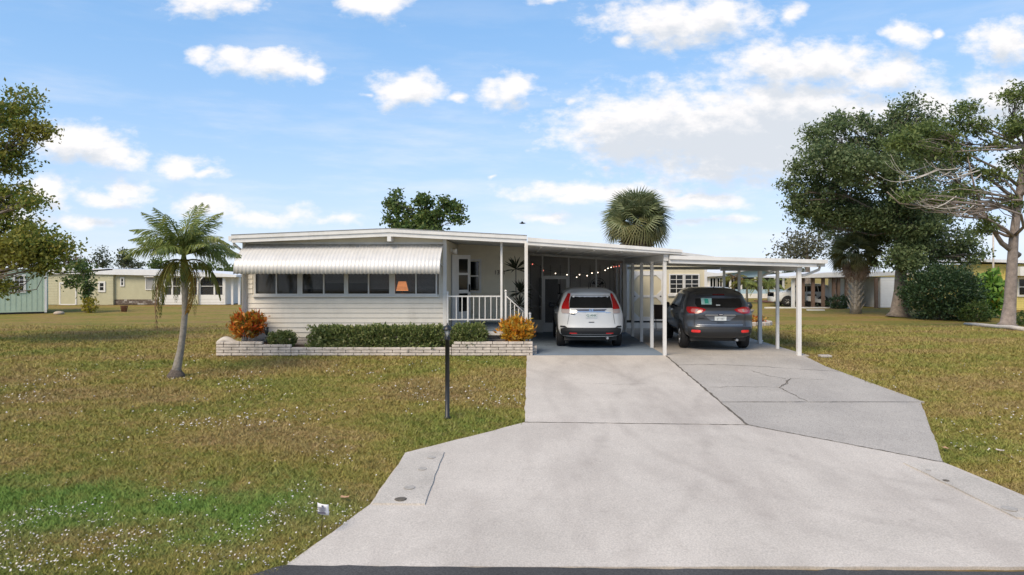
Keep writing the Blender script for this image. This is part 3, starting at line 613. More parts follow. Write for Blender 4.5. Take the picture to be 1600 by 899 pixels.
C_(strip(XJ-.06, XJ+.06, lambda q: cu(q)-.16, lambda q: cu(q)-.002, YC-.06, 24, 'side_beam', WHITE))
for i, y in enumerate((YC+.02, 19.2, 20.85, 22.5)): C_(post(XJ-.02, y, .0, cu(XJ)-.161, .085))
# screen wall at the back of the carport
sw = thing('screen_wall', 'white framed insect screen wall with door at the back of the carport', 'screen wall', (.2, 24, 0))
def W_(o): o.parent = sw; o.matrix_parent_inverse = Matrix.Translation(-sw.location); return o
YSW = 24.0; zk = pz(500, YSW)
def screenmat():
    m, nt, N, L, b = nodes('insect_screen'); b.inputs['Base Color'].default_value = (.13,.13,.13,1); b.inputs['Roughness'].default_value = .8
    t = N.new('ShaderNodeBsdfTransparent'); x = N.new('ShaderNodeMixShader'); w = N.new('ShaderNodeTexNoise'); w.inputs['Scale'].default_value = 3
    r = N.new('ShaderNodeMapRange'); r.inputs[3].default_value = .82; r.inputs[4].default_value = .88; L.new(w.outputs['Fac'], r.inputs[0]); L.new(r.outputs[0], x.inputs[0])
    L.new(b.outputs[0], x.inputs[1]); L.new(t.outputs[0], x.inputs[2]); L.new(x.outputs[0], N['Material Output'].inputs[0]); return m
SCREEN = screenmat()
mull = [px(826, YSW), px(847.6, YSW), px(888.5, YSW), px(931.5, YSW), px(974.5, YSW)]
for i, x in enumerate(mull): W_(MB().box(x-.025, YSW-.03, .012, x+.025, YSW+.03, cu(x)-.075).build('mullion', WHITE))
W_(strip(mull[0]-.03, mull[-1]+.03, lambda q: cu(q)-.075, lambda q: cu(q)-.002, YSW-.035, YSW+.035, 'top_rail', WHITE))
for a, b in ((0,1),(2,3),(3,4)):
    W_(MB().box(mull[a]+.026, YSW-.012, .014, mull[b]-.026, YSW+.012, zk-.04).build('kick_panel', WHITE2)); W_(MB().box(mull[a]+.026, YSW-.026, zk-.04, mull[b]-.026, YSW+.026, zk).build('mid_rail', WHITE))
    W_(strip(mull[a]+.026, mull[b]-.026, lambda q: zk, lambda q: cu(q)-.076, YSW-.002, YSW+.002, 'screen', SCREEN))
zd = pz(431, YSW); d0, d1 = mull[1]+.03, mull[2]-.03
dr = W_(MB().box(d0, YSW-.02, .03, d0+.06, YSW+.02, zd-.05).box(d1-.06, YSW-.02, .03, d1, YSW+.02, zd-.05).box(d0+.061, YSW-.02, zd-.12, d1-.061, YSW+.02, zd-.05).box(d0+.061, YSW-.02, .03, d1-.061, YSW+.02, zk-.1).build('screen_door', WHITE))
MB().box(d0+.062, YSW-.002, zk-.099, d1-.062, YSW+.002, zd-.121).build('screen', SCREEN, dr); MB().box(d1-.045, YSW-.07, 1.0, d1-.02, YSW-.021, 1.12).build('handle', BLACKM, dr)
dr_par = dr
W_(MB().box(mull[1]+.026, YSW-.026, zd-.04, mull[2]-.026, YSW+.026, zd).build('door_header', WHITE)); W_(strip(mull[1]+.026, mull[2]-.026, lambda q: zd, lambda q: cu(q)-.076, YSW-.002, YSW+.002, 'screen', SCREEN))
# screened room behind: back wall, right wall of vertical panels, dark doorway side
rm = thing('screened_room', 'dim screened room behind the white SUV', 'room', (.2, 27.6, 0))
def Q_(o): o.parent = rm; o.matrix_parent_inverse = Matrix.Translation(-rm.location); return o
Q_(strip(XR+.01, XJ+.1, lambda q: .014, lambda q: cu(q)-.004, 27.5, 27.6, 'back_wall', WHITE2))
for k in range(9):
    x = .35 + k*.4; Q_(MB().box(x, 27.48, .02, x+.012, 27.499, 2.4).build('panel_seam', DARK))
Q_(MB().box(XJ-.03, 24.05, .014, XJ+.02, 27.49, .55).build('right_wall_lower', WHITE2))
for k in range(3):
    y = 24.2 + k*1.05; Q_(MB().box(XJ-.04, y, .551, XJ+.02, y+.42, 2.45).build('wall_panel', WHITE2)); Q_(MB().box(XJ-.01, y+.421, .551, XJ+.0, y+1.049, 2.45).build('screen', SCREEN))
Q_(MB().box(XJ-.04, 24.05, 2.451, XJ+.02, 27.49, 2.56).build('right_wall_header', WHITE2))
Q_(MB().box(XR+.02, 24.6, .02, XR+.09, 27.4, 2.6).build('left_wall_panel', GREYIN)); Q_(MB().box(.7, 27.3, .02, 1.45, 27.479, 1.9).build('cabinet', M('dark_grey_cabinet', (.24,.24,.235), .6)))
pf = thing('framed_picture', 'small framed picture on the back wall of the screened room', 'picture', (px(868, 27.45), 27.47, pz(452, 27.45)))
MB().box(-.2,-.03,-.2,.2,.0,.2).build('frame', DARK, pf); MB().box(-.15,-.036,-.15,.15,-.031,.15).build('print', GREYIN, pf)
sh = thing('stair_handrail', 'pale handrail of the side stairs inside the screened room', 'handrail', (.4, 25.2, 0))
MB().tube([(-.15,0,1.75),(.35,0,1.15)], .02, 6).build('rail', WHITE, sh); MB().tube([(.33,0,1.17),(.33,0,.012)], .02, 6).build('rail_post', WHITE, sh); MB().tube([(-.05,0,.85),(.33,0,.85)], .015, 6).build('lower_rail', WHITE, sh)
fan = thing('pedestal_fan', 'black pedestal fan standing in the screened room', 'fan', (px(934, 25.3), 25.3, .012)); zf = pz(447, 25.3)
m_ = MB(); n = 24
for rr in (.28, .19, .09): m_.tube([(rr*math.cos(2*math.pi*k/n), -.05, zf+rr*math.sin(2*math.pi*k/n)) for k in range(n+1)], .009, 5, cap=False)
for k in range(16): a = 2*math.pi*k/16; m_.tube([(.05*math.cos(a), -.07, zf+.05*math.sin(a)), (.28*math.cos(a), -.04, zf+.28*math.sin(a))], .005, 4)
m_.build('guard', BLACKM, fan)
for k in range(3): a = 2*math.pi*k/3+.4; c, s_ = math.cos(a), math.sin(a); MB().add([(.03*c, -.01, zf+.03*s_), (.22*c-.09*s_, -.03, zf+.22*s_+.09*c), (.24*c+.04*s_, .01, zf+.24*s_-.04*c)], [(0,1,2)]).build('blade', BLACKM, fan)
MB().lathe([(.19,0),(.19,.03),(.03,.06),(.02,zf-.1),(.05,zf)], 14).build('stand', BLACKM, fan)
# string lights
sl = thing('string_lights', 'sagging string of small lit bulbs in the screened room', 'string lights', (2, 25, 2))
BULB = glow('warm_bulb', (1.0,.82,.62), 3.5); BULBR = glow('red_bulb', (1.0,.22,.16), 1.3)
bp = [(826,412,24.6,0),(832,413,24.7,1),(849,423,25,1),(868,427.5,25.5,0),(886,429.5,25.6,0),(901,433.5,26.5,0),(905.5,429.5,26.3,0),(917.5,431,26.3,0),(925,427,26,0),(934,426,25.8,0),(945.5,422.5,27.0,0),(950,419.5,26.5,0),(955,418,26.0,0),(959,417.2,25.6,1),(963,416.8,25.2,1),(967.5,416,24.8,1)]
m_ = MB(); pw = [pt(a, b-2.5, y) for a, b, y, _ in bp]; m_.tube(pw, .004, 4); o = m_.build('cord', BLACKM, sl); o.matrix_parent_inverse = Matrix.Translation(-sl.location)
for a, b, y, rd in bp: o = MB().sphere(pt(a, b, y), .018, 8, 6).build('bulb', BULBR if rd else BULB, sl); o.matrix_parent_inverse = Matrix.Translation(-sl.location)

c2 = thing('carport', 'lower white flat roofed carport over the dark grey SUV', 'carport', (7.1, YC, 0))
def D_(o): o.parent = c2; o.matrix_parent_inverse = Matrix.Translation(-c2.location); return o
XA, XZ, YE2 = XJ+.07, 7.74, 24.3
du = lambda x: 2.365 - .028*(x-XA)
dt = lambda x: 2.56 - .028*(x-XA)
CEIL2 = M('pale_ceiling', (.60,.60,.58), .5, var=.06, dirt=.15)
D_(strip(XA, XZ-.1, lambda x: du(x)+.03, lambda x: du(x)+.09, YC-.05, YE2, 'roof_panel', CEIL2)); D_(strip(XA, XZ-.1, lambda x: du(x)+.092, lambda x: dt(x)-.02, YC-.05, YE2, 'roof_top', ROOF))
D_(strip(XA, XZ, lambda x: du(x)+.10, dt, YC-.20, YC-.051, 'fascia_upper', WHITE)); D_(strip(XA, XZ-.25, du, lambda x: du(x)+.098, YC-.14, YC-.051, 'fascia_lower', WHITE))
D_(MB().box(XZ-.099, YC-.05, du(XZ)+.02, XZ, YE2, dt(XZ)-.012).build('gutter', WHITE)); D_(MB().box(7.04, YC-.04, du(7.1)-.10, 7.16, YE2-.1, du(7.1)+.029).build('side_beam', CEIL2)); D_(MB().box(XA+.01, YE2-.12, du(5.5)-.10, 7.03, YE2-.02, du(5.5)+.0).build('rear_beam', CEIL2))
for i, y in enumerate((YC+.03, 18.95, 20.35, 22.3, 23.95)): D_(post(7.1, y, 0, du(7.1)-.101, .10 if i in (0, 2) else .075))
for y in (YC-.0, 20.5):
    m_ = MB(); m_.tube([(XZ-.05, y+.15, 2.27), (XZ-.07, y+.15, 2.19), (7.28, y+.12, 2.02), (7.20, y+.10, 1.95), (7.20, y+.10, .10), (7.26, y+.08, .04)], .035, 8)
    if y > 20: D_(m_.build('downspout', WHITE))
    else: D_(MB().tube([(XZ-.05, y+.15, 2.27), (XZ-.07, y+.15, 2.20), (7.30, y+.12, 2.06), (7.2, y+.12, 2.05)], .035, 8).build('downspout', WHITE))

# ------------------------------------------------------------------ the cream shed behind
YH = 26.0; SX0, SX1 = 4.0, px(1104, YH)
shd = thing('garden_shed', 'cream garden shed with white trimmed double doors behind the dark SUV', 'shed', (SX0, YH, 0))
def E_(o): o.parent = shd; o.matrix_parent_inverse = Matrix.Translation(-shd.location); return o
sb, st_ = .30, 2.62
E_(MB().box(SX0, YH, sb, SX1, YH+3.2, st_).build('wall', M('cream_panel', (.60,.54,.39), .6, var=.06, dirt=.12)))
E_(MB().prism_xz([(SX0-.25, st_+.001), ((SX0+SX1)/2, st_+.22), (SX1+.25, st_+.001), (SX1+.25, st_+.10), ((SX0+SX1)/2, st_+.33), (SX0-.25, st_+.10)][::-1], YH-.2, YH+3.4).build('roof', ROOF))
E_(MB().box(SX0-.05, YH-.12, .008, SX1+.02, YH+3.2, .20).build('plinth', WHITE2)); E_(MB().box(SX0+.02, YH+.05, .201, SX1-.02, YH+3.1, .299).build('floor_gap', DARK))
for x in (SX0-.01, SX1-.09): E_(MB().box(x, YH-.03, sb, x+.10, YH-.001, st_-.01).build('corner_trim', WHITE))
ax0, ax1, az0, az1 = px(990, YH), px(1033, YH), sb+.05, pz(428, YH)
E_(MB().box(ax0, YH-.012, az0, ax1, YH-.001, az1).build('door_panel', M('door_cream', (.58,.52,.37), .6, var=.05)))
def E3(x0, z0, x1, z1, nm='door_trim'): return E_(MB().box(x0, YH-.035, z0, x1, YH-.013, z1).build(nm, WHITE))
E3(ax0-.08, az0-.08, ax0+.0, az1+.1); E3(ax1, az0-.08, ax1+.08, az1+.1); E3(ax0+.001, az1-.06, ax1-.001, az1+.1); E3(ax0+.001, az0-.08, ax1-.001, az0+.08); zm = (az0+az1)/2; E3(ax0+.001, zm-.045, ax1-.001, zm+.045)
for (cx_, sx) in ((ax0, 1), (ax1, -1)):
    for (cz, sz) in ((az0+.081, 1), (zm-.046, -1), (zm+.046, 1), (az1-.061, -1)):
        tri = [(cx_+sx*.002, cz), (cx_+sx*.19, cz), (cx_+sx*.002, cz+sz*.19)]
        if sx*sz > 0: tri.reverse()
        E_(MB().prism_xz(tri, YH-.034, YH-.013).build('corner_brace', WHITE))
for x in (ax0+.03, ax1-.03): E_(MB().box(x-.03, YH-.045, zm-.02, x+.03, YH-.036, zm+.02).build('hinge', BLACKM))
xm = px(1068.5, YH)
for a, b in ((px(1047, YH), xm-.05), (xm+.05, px(1091, YH))): window_unit(E_, a, b, pz(458, YH), pz(430, YH), YH, 2, 4, fw=.045, mull=.022, proud=.04)
E_(MB().box(px(1043, YH), YH-.06, pz(463, YH), px(1095, YH), YH-.041, pz(459.5, YH)).build('window_sill', WHITE))
ch = thing('patio_chair', 'brown sling patio chair in front of the shed doors', 'chair', (px(1033, 24.6), 24.6, .01), R(-20))
FAB = M('brown_sling', (.15,.105,.085), .8); FR = M('bronze_tube', (.10,.07,.055), .5)
MB().add([(-.25,-.12,.95),(.25,-.12,.95),(.25,.10,.42),(-.25,.10,.42)], [(0,1,2,3),(3,2,1,0)]).build('backrest', FAB, ch); MB().add([(-.25,.10,.41),(.25,.10,.41),(.25,.55,.45),(-.25,.55,.45)], [(0,1,2,3)]).build('seat', FAB, ch)
for x in (-.27, .27):
    MB().tube([(x,-.13,.97),(x,.10,.42),(x,.56,.46)], .014, 6).build('side_frame', FR, ch); MB().tube([(x,.05,.50),(x,-.16,.0)], .014, 6).build('leg', FR, ch); MB().tube([(x,.50,.46),(x,.58,.0)], .014, 6).build('leg', FR, ch); MB().tube([(x,-.02,.66),(x,.45,.64),(x,.50,.46)], .016, 6).build('armrest', FR, ch)

# ------------------------------------------------------------------ the long low planter of whitewashed blocks
YP = YC + .03
pl = thing('brick_planter', 'long low planter of whitewashed blocks in front of the home', 'planter', (px(337, YP), YP, 0))
x1, x2, x3, x4 = px(337.5, YP), px(455, YP), px(706, YP), px(833, YP)
courses(pl, x1, x2, YP, .0, 4, BRICKM, name='block'); courses(pl, x2, x3, YP, .0, 3, BRICKM, name='block'); courses(pl, x3, x4, YP, .0, 4, BRICKM, name='block')
courses(pl, x1, px(410, YP), YP, .288, 1, BRICKM, name='cap_block', depth=.14, start=1); courses(pl, x3+.05, x4, YP, .288, 1, BRICKM, name='cap_block', depth=.14, start=1)
courses(pl, YP+.11, YW-.05, x1, .0, 4, BRICKM, name='block', face='side'); courses(pl, YP+.11, YW-.15, x4-.10, .0, 4, BRICKM, name='block', face='side')
courses(pl, YP+.25, YW-.15, x4-.0, .0, 3, BRICKM, name='block', face='side', start=1)
m_ = MB(); m_.box(x1+.05, YP+.03, -.02, x4-.06, YW+.0, .19)
o = m_.build('soil_bed', SOIL); o.parent = pl; o.matrix_parent_inverse = Matrix.Translation(-pl.location)
m_ = MB(); m_.box(x1+.1, YP+.08, .17, x2, YW, .26); m_.box(x3+.1, YP+.08, .17, x4-.1, YW-.05, .26)
for a, b in ((x1+.1, x2-.2), (x3+.1, x4-.1)): o = MB().box(a, YP+.1, .15, b, YW-.03, .27).build('raised_soil', SOIL); o.parent = pl; o.matrix_parent_inverse = Matrix.Translation(-pl.location)

# ------------------------------------------------------------------ cars
def lerp_table(t, x):
    if x <= t[0][0]: return t[0][1]
    for (a, b), (c, d) in zip(t, t[1:]):
        if x <= c: return b + (d-b)*(x-a)/(c-a)
    return t[-1][1]
class Car:
    LOW = [(0,.84),(.08,.93),(.3,.985),(.6,1.0),(.85,.995),(1,.965)]
    UP = [(0,.965),(.25,.93),(.55,.86),(.8,.795),(.92,.72),(1,.58)]
    def __init__(s, name, label, loc, rz, sp):
        s.sp = sp; s.W = sp['W']/2; s.root = thing(name, label, 'car', loc, rz); s.body()
    def zt(s, y): return lerp_table(s.sp['top'], y)
    def ws(s, y): return lerp_table(s.sp['plan'], y)
    def w(s, z, zt):
        b, zb = s.sp['belt'], s.sp['zb']
        f = lerp_table(s.LOW, (z-zb)/(b-zb)) if z <= b else lerp_table(s.UP, (z-b)/max(.02, zt-b)); return f*s.W
    def yr(s, x, z):
        zt0 = s.zt(0); ww = s.w(min(z, zt0), zt0); k = min(1.0, abs(x)/max(.05, ww)); return lerp_table(s.sp['rear'], z) + .05*k*k + s.sp['round']*k**5
    def levels(s, zt):
        b, zb = s.sp['belt'], s.sp['zb']; return [zb+(b-zb)*q for q in (0,.04,.1,.2,.3,.42,.55,.7,.85,.95,1)] + [b+(zt-b)*q for q in (.08,.2,.35,.5,.65,.8,.9,.96,1)]
    def body(s):
        sp = s.sp; m = MB(); n = 14; z0 = s.levels(s.zt(0)); rows = []
        for z in z0:
            ww = s.w(z, s.zt(0)); xs = [ww*math.sin(math.pi/2*(2*i/n-1)) for i in range(n+1)]; rows.append([(x, s.yr(x, z), z) for x in xs])
        m.grid(rows)                                              # rear face
        ky = [.55,.8,1.05,1.4,1.8,2.2,2.6,2.85,3.05,3.25,3.4,3.6,3.9,4.15,4.35,4.45,sp['L']]
        rings = [[r[-1] for r in rows] + [p for p in reversed(rows[-1][1:-1])] + [r[0] for r in reversed(rows)]]
        for i, y in enumerate(ky):
            zt = s.zt(y); lv = s.levels(zt); ring_r = []
            for j, z in enumerate(lv): ring_r.append((s.w(z, zt)*s.ws(y), max(y, s.yr(s.w(z0[j], s.zt(0)), z0[j])+.04*(i+1)), z))
            wt = ring_r[-1][0]; top = [(wt*math.sin(math.pi/2*(2*q/n-1)), ring_r[-1][1], zt + .03*math.cos(math.pi/2*(2*q/n-1))*(1 if zt > 1.3 else .8)) for q in range(n-1, 0, -1)]
            rings.append(ring_r + top + [(-a, b, c) for a, b, c in reversed(ring_r)])
        m.grid(rings)
        m.f.append([len(m.v)-len(rings[-1])+i for i in range(len(rings[-1]))]); m.sm.append(True)
        bm = bmesh.new(); vs = [bm.verts.new(v) for v in m.v]
        for f in m.f:
            try: bm.faces.new([vs[i] for i in f])
            except ValueError: pass
        bmesh.ops.remove_doubles(bm, verts=bm.verts[:], dist=.0008); bmesh.ops.recalc_face_normals(bm, faces=bm.faces[:])
        o = MB().bm(bm, True).build('body', sp['paint'], s.root); return o
    def rear(s, name, rows, mat, off=.006, n=10, parent=None, th=.02):
        g = [[(a+(b-a)*i/n, s.yr(a+(b-a)*i/n, z)-off, z) for i in range(n+1)] for z, a, b in rows]
        g2 = [[(x, y+th, z) for x, y, z in r] for r in g]; m = MB(); m.grid(g)
        loop = g[0] + [r[-1] for r in g[1:-1]] + g[-1][::-1] + [r[0] for r in g[-2:0:-1]]; loop2 = g2[0] + [r[-1] for r in g2[1:-1]] + g2[-1][::-1] + [r[0] for r in g2[-2:0:-1]]
        m.grid([loop2+[loop2[0]], loop+[loop[0]]], smooth=False); return m.build(name, mat, parent or s.root)
    def fine(s, rows, k=4):
        out = []
        for (z, a, b), (z2, a2, b2) in zip(rows, rows[1:]): out += [(z+(z2-z)*i/k, a+(a2-a)*i/k, b+(b2-b)*i/k) for i in range(k)]
        return out + [rows[-1]]
    def side(s, name, sgn, rows, mat, off=.005, n=10):          # rows: (z, y0, y1)
        g = [[(sgn*(s.w(z, s.zt(a+(b-a)*i/n))*s.ws(a+(b-a)*i/n)+off), a+(b-a)*i/n, z) for i in range(n+1)] for z, a, b in rows]
        if sgn > 0: g = [list(r) for r in g]
        else: g = [r[::-1] for r in g]
        return MB().grid(g).build(name, mat, s.root)
    def wheel(s, x, y, r=.345, w=.225):
        sg = 1 if x > 0 else -1
        o = MB().lathe([(r*.64,-w/2),(r*.93,-w/2),(r,-w/2+.03),(r,w/2-.03),(r*.93,w/2),(r*.64,w/2)], 32, axis='X').build('wheel', RUB, s.root); o.location = (x, y, r)
        m = MB(); m.lathe([(r*.66,-.005),(r*.66,.012),(r*.58,.014),(r*.56,-.03),(.02,-.03)] if sg > 0 else [(.02,.03),(r*.56,.03),(r*.58,-.014),(r*.66,-.012),(r*.66,.005)], 28, o=(sg*w/2,0,0), axis='X')
        m.build('rim', PLAST, o)
        m = MB()
        for k in range(7):
            a = 2*math.pi*k/7; c, d = math.cos(a), math.sin(a); X0 = sg*(w/2-.005)
            m.tube([(X0, .04*c, .04*d), (X0+sg*.008, r*.62*c, r*.62*d)], [.028,.02], 5)
        m.lathe([(.05,-.01),(.05,.01)], 12, o=(sg*w/2,0,0), axis='X'); m.build('spokes', ALLOY, o)
    def arch(s, sgn, y, r=.40):
        m = MB(); c = (s.W*.99*sgn, y, .345); n = 18; a = []; b = []
        for k in range(n+1):
            t = math.pi*k/n*1.16-.25
            for q, rr in ((a, r), (b, r+.06)):
                yy, zz = y+rr*math.cos(t), .345+rr*math.sin(t); q.append((sgn*(s.w(max(zz, s.sp['zb']), 1.6)+.012), yy, zz))
        m.grid([a, b]); m.build('arch_trim', s.sp['arch'], s.root)
        f = [(sgn*(s.w(max(.345+r*math.sin(t), s.sp['zb']), 1.6)+.003), y+r*math.cos(t), .345+r*math.sin(t)) for t in [math.pi*k/n*1.16-.25 for k in range(n+1)]]
        m = MB(); m.add(f+[c], [(k, k+1, n+1) if sgn > 0 else (k+1, k, n+1) for k in range(n)]); m.build('wheel_well', DARK, s.root)
    def mirror(s, sgn, y, z):
        x = s.w(z, s.zt(y))*s.ws(y); o = MB().bbox(-.10,-.05,-.075,.10,.06,.075,.03).build('mirror', s.sp['mirror'], s.root); o.location = (sgn*(x+.13), y, z); return o
    def common(s):
        sp = s.sp; ax = sp['axles']
        for y in ax:
            for sg in (-1, 1): s.wheel(sg*(s.W-.105), y); s.arch(sg, y)
        for sg in (-1, 1):
            s.mirror(sg, sp['mir'][0], sp['mir'][1])
            for a0, a1, b0, b1 in sp['sidewin']:
                s.side('side_window', sg, [(sp['belt']+.05+(sp['wtop']-sp['belt']-.05)*q, a0+(b0-a0)*q, a1+(b1-a1)*q) for q in (0,.2,.4,.6,.8,1)], DGLASS)
            s.side('sill_trim', sg, [(sp['zb']+.01, ax[0]+.46, ax[1]-.46), (sp['zb']+.10, ax[0]+.46, ax[1]-.46)], sp['arch'], .006)
            m = MB(); yy = sp['seam']
            for y in yy: s.side('door_seam', sg, [(z, y, y+.008) for z in (.45,.6,.8,1.0)], DARK, .002, 1)
            for y in sp['handles']: o = MB().bbox(-.012,-.08,-.015,.012,.08,.015,.008).build('door_handle', sp['paint'], s.root); o.location = (sg*(s.w(.93, 1.6)+.02), y, .93)
        m = MB(); m.box(-s.W*.8, .35, sp['zb']-.12, s.W*.8, 4.0, sp['zb']+.02); m.build('underbody', DARK, s.root)
        m = MB(); m.tube([(.45,.12,.30),(.45,.5,.30)], .035, 8); m.build('exhaust_pipe', ALLOY, s.root)
        # dark windscreen
        zt = s.zt; yv = [2.45, 2.75, 3.0, 3.2]; g = []
        for y in yv: g.append([(q*s.w(zt(y), zt(y))*.95, y+.02, zt(y)+.03*math.cos(math.pi/2*q)*.9+.006) for q in (-1,-.6,-.2,.2,.6,1)])
        MB().grid(g).build('windscreen', DGLASS, s.root)
RED = M('tail_lamp_red', (.42,.008,.010), .15, var=.15, coat=.6); REDL = M('reflector_red', (.75,.03,.03), .2, var=.1, coat=.5); CLEAR = M('clear_lens', (.46,.38,.36), .7, var=.1, spec=.15); PINK = M('pale_red_lens', (.60,.18,.17), .15, coat=.6)
def paint(name, col, metal, rough): return M(name, col, rough, metal, var=.03, coat=.8)
PW = paint('white_car_paint', (.66,.67,.665), .0, .3); PG = paint('dark_grey_car_paint', (.075,.078,.085), .55, .3)
PLATE = M('plate_white', (.66,.70,.69), .4, var=.05); PTXT = M('plate_green', (.05,.16,.15), .5); PTX2 = M('plate_grey', (.22,.24,.27), .5)
def plate_text(c, txt, size, mat, x, z, parent):
    o = link('plate_lettering', text_mesh(txt, size, mat, 'plate_lettering', .001)); o.parent = parent; o.rotation_euler = (R(90), 0, 0); o.location = (x, c.yr(x, z)-.028, z)

sp1 = dict(W=1.82, L=4.53, zb=.34, belt=1.04, paint=PW, round=.26, arch=PLAST, mirror=PLAST, wtop=1.50,
    rear=[(.30,.14),(.42,.04),(.50,.0),(.60,.01),(.66,.055),(.80,.06),(.98,.075),(1.10,.12),(1.30,.24),(1.46,.335),(1.50,.30),(1.54,.33),(1.60,.46)],
    top=[(0,1.575),(.6,1.61),(1.3,1.655),(2.2,1.64),(2.55,1.57),(3.3,1.12),(3.7,1.03),(4.2,.95),(4.4,.85),(4.53,.72)], plan=[(0,1),(3.7,1),(4.2,.95),(4.4,.86),(4.53,.72)],
    axles=(.98, 3.60), mir=(2.95, 1.08), sidewin=[(.85,1.25,1.05,1.30),(1.32,2.15,1.36,2.10),(2.2,3.05,2.15,2.55)], seam=(1.30,2.17,3.15), handles=(1.5,2.35))
c = Car('white_suv', 'white SUV parked under the left carport, seen from behind', (1.92, 18.72, .012), R(-.6), sp1)
c.rear('rear_window', c.fine([(1.13,-.60,.60),(1.30,-.585,.585),(1.45,-.545,.545),(1.47,-.50,.50)]), DGLASS, .006)
for sg in (-1, 1):
    f = lambda rows: c.fine([(z, min(sg*a, sg*b), max(sg*a, sg*b)) for z, a, b in rows])
    c.rear('tail_lamp', f([(1.10,.60,.815),(1.18,.605,.80),(1.30,.60,.745),(1.42,.575,.68),(1.53,.545,.625)]), RED, .014, parent=None)
    c.rear('tail_lamp_lens', f([(.985,.62,.80),(1.02,.605,.82),(1.095,.60,.815)]), CLEAR, .014)
    c.rear('reflector', f([(.425,.40,.60),(.455,.40,.60)]), REDL, .016)
    c.rear('hatch_seam', f([(.66,.655,.663),(.98,.60,.608)]), DARK, .003, 1)
c.rear('bumper_trim', c.fine([(.36,-.80,.80),(.45,-.84,.84),(.56,-.845,.845),(.595,-.70,.70)]), PLAST, .010, 16); c.rear('bumper_upper', c.fine([(.595,-.86,-.66),(.64,-.84,-.72)]), PLAST, .008); c.rear('bumper_upper', c.fine([(.595,.66,.86),(.64,.72,.84)]), PLAST, .008)
c.rear('bumper_line', c.fine([(.405,-.55,.55),(.42,-.55,.55)]), ALLOY, .018)
c.rear('garnish', c.fine([(1.045,-.36,.36),(1.10,-.43,.43)]), M('dark_garnish', (.10,.10,.13), .25, coat=.5), .010); c.rear('garnish_strip', c.fine([(1.020,-.40,.40),(1.040,-.38,.38)]), CHROME, .016)
p = c.rear('license_plate', c.fine([(.870,-.155,.155),(1.005,-.155,.155)]), PLATE, .022); plate_text(c, 'CJ ANK', .085, PTXT, 0, .905, p)
c.rear('emblem', c.fine([(1.045,-.045,-.028),(1.11,-.055,-.038)], 2), CHROME, .022, 1); c.rear('emblem', c.fine([(1.045,.028,.045),(1.11,.038,.055)], 2), CHROME, .022, 1); c.rear('emblem', c.fine([(1.070,-.035,.035),(1.083,-.035,.035)], 2), CHROME, .022, 2)
c.rear('badge', c.fine([(.955,-.57,-.44),(.98,-.57,-.44)], 1), BLACKM, .01, 4); c.rear('hatch_handle', c.fine([(.735,-.075,.075),(.755,-.075,.075)], 1), BLACKM, .008, 3); c.rear('lettering', c.fine([(1.0,-.58,-.40),(1.015,-.58,-.40)], 1), CHROME, .01, 6); c.rear('lettering', c.fine([(1.0,.40,.55),(1.015,.40,.55)], 1), CHROME, .01, 6)
c.rear('spoiler', c.fine([(1.49,-.56,.56),(1.535,-.55,.55)]), PW, .035, 12, th=.06); MB().tube([(-.02,.75,1.64),(-.02,.60,1.83)], .006, 5).build('antenna', BLACKM, c.root); c.common()

sp2 = dict(W=1.84, L=4.52, zb=.37, belt=1.06, paint=PG, round=.24, arch=PLAST, mirror=PLAST, wtop=1.50,
    rear=[(.30,.15),(.42,.05),(.52,.0),(.62,.01),(.66,.04),(.76,.075),(.86,.085),(1.00,.06),(1.10,.10),(1.17,.16),(1.45,.36),(1.49,.32),(1.53,.36),(1.60,.5)],
    top=[(0,1.575),(.6,1.62),(1.3,1.675),(2.2,1.655),(2.55,1.58),(3.35,1.15),(3.7,1.06),(4.2,.98),(4.4,.87),(4.52,.74)], plan=[(0,1),(3.7,1),(4.2,.95),(4.4,.86),(4.52,.72)],
    axles=(.98, 3.67), mir=(2.95, 1.12), sidewin=[(.85,1.25,1.1,1.30),(1.32,2.15,1.36,2.10),(2.2,3.05,2.15,2.55)], seam=(1.30,2.17,3.15), handles=(1.5,2.35))
c = Car('dark_grey_suv', 'dark grey SUV parked under the right carport, seen from behind', (5.33, 18.24, .010), R(-3.2), sp2)
c.rear('rear_window', c.fine([(1.17,-.58,.58),(1.26,-.63,.63),(1.40,-.60,.60),(1.465,-.52,.52)]), DGLASS, .006, 14)
c.rear('window_paper', c.fine([(1.25,-.47,-.20),(1.42,-.46,-.18)]), M('pale_green_paper', (.42,.62,.55), .7, var=.25, scale=30), .010, 4); c.rear('paper_print', c.fine([(1.28,-.38,-.28),(1.40,-.38,-.28)]), M('green_print', (.04,.40,.27), .7), .033, 3); c.rear('sticker', c.fine([(1.225,-.09,.02),(1.245,-.09,.02)], 1), PLATE, .010, 2)
for sg in (-1, 1):
    f = lambda rows: c.fine([(z, min(sg*a, sg*b), max(sg*a, sg*b)) for z, a, b in rows])
    c.rear('tail_lamp', f([(1.015,.58,.80),(1.06,.44,.845),(1.12,.37,.85),(1.155,.47,.845),(1.185,.62,.82)]), RED, .014, 14)
    c.rear('tail_lamp_lens', f([(1.045,.56,.74),(1.08,.48,.76),(1.12,.46,.74),(1.14,.58,.72)]), PINK, .020, 8)
    c.rear('tail_lamp_inner', f([(1.055,.60,.66),(1.125,.58,.63)]), CLEAR, .026, 4)
    c.rear('reflector', f([(.50,.56,.72),(.515,.54,.76),(.565,.54,.76),(.575,.58,.74)]), REDL, .016)
    c.rear('hatch_seam', f([(.68,.665,.673),(1.0,.665,.673)]), DARK, .003, 1)
c.rear('bumper_trim', c.fine([(.385,-.78,.78),(.46,-.84,.84),(.58,-.85,.85),(.655,-.84,.84)]), PLAST, .008, 16)
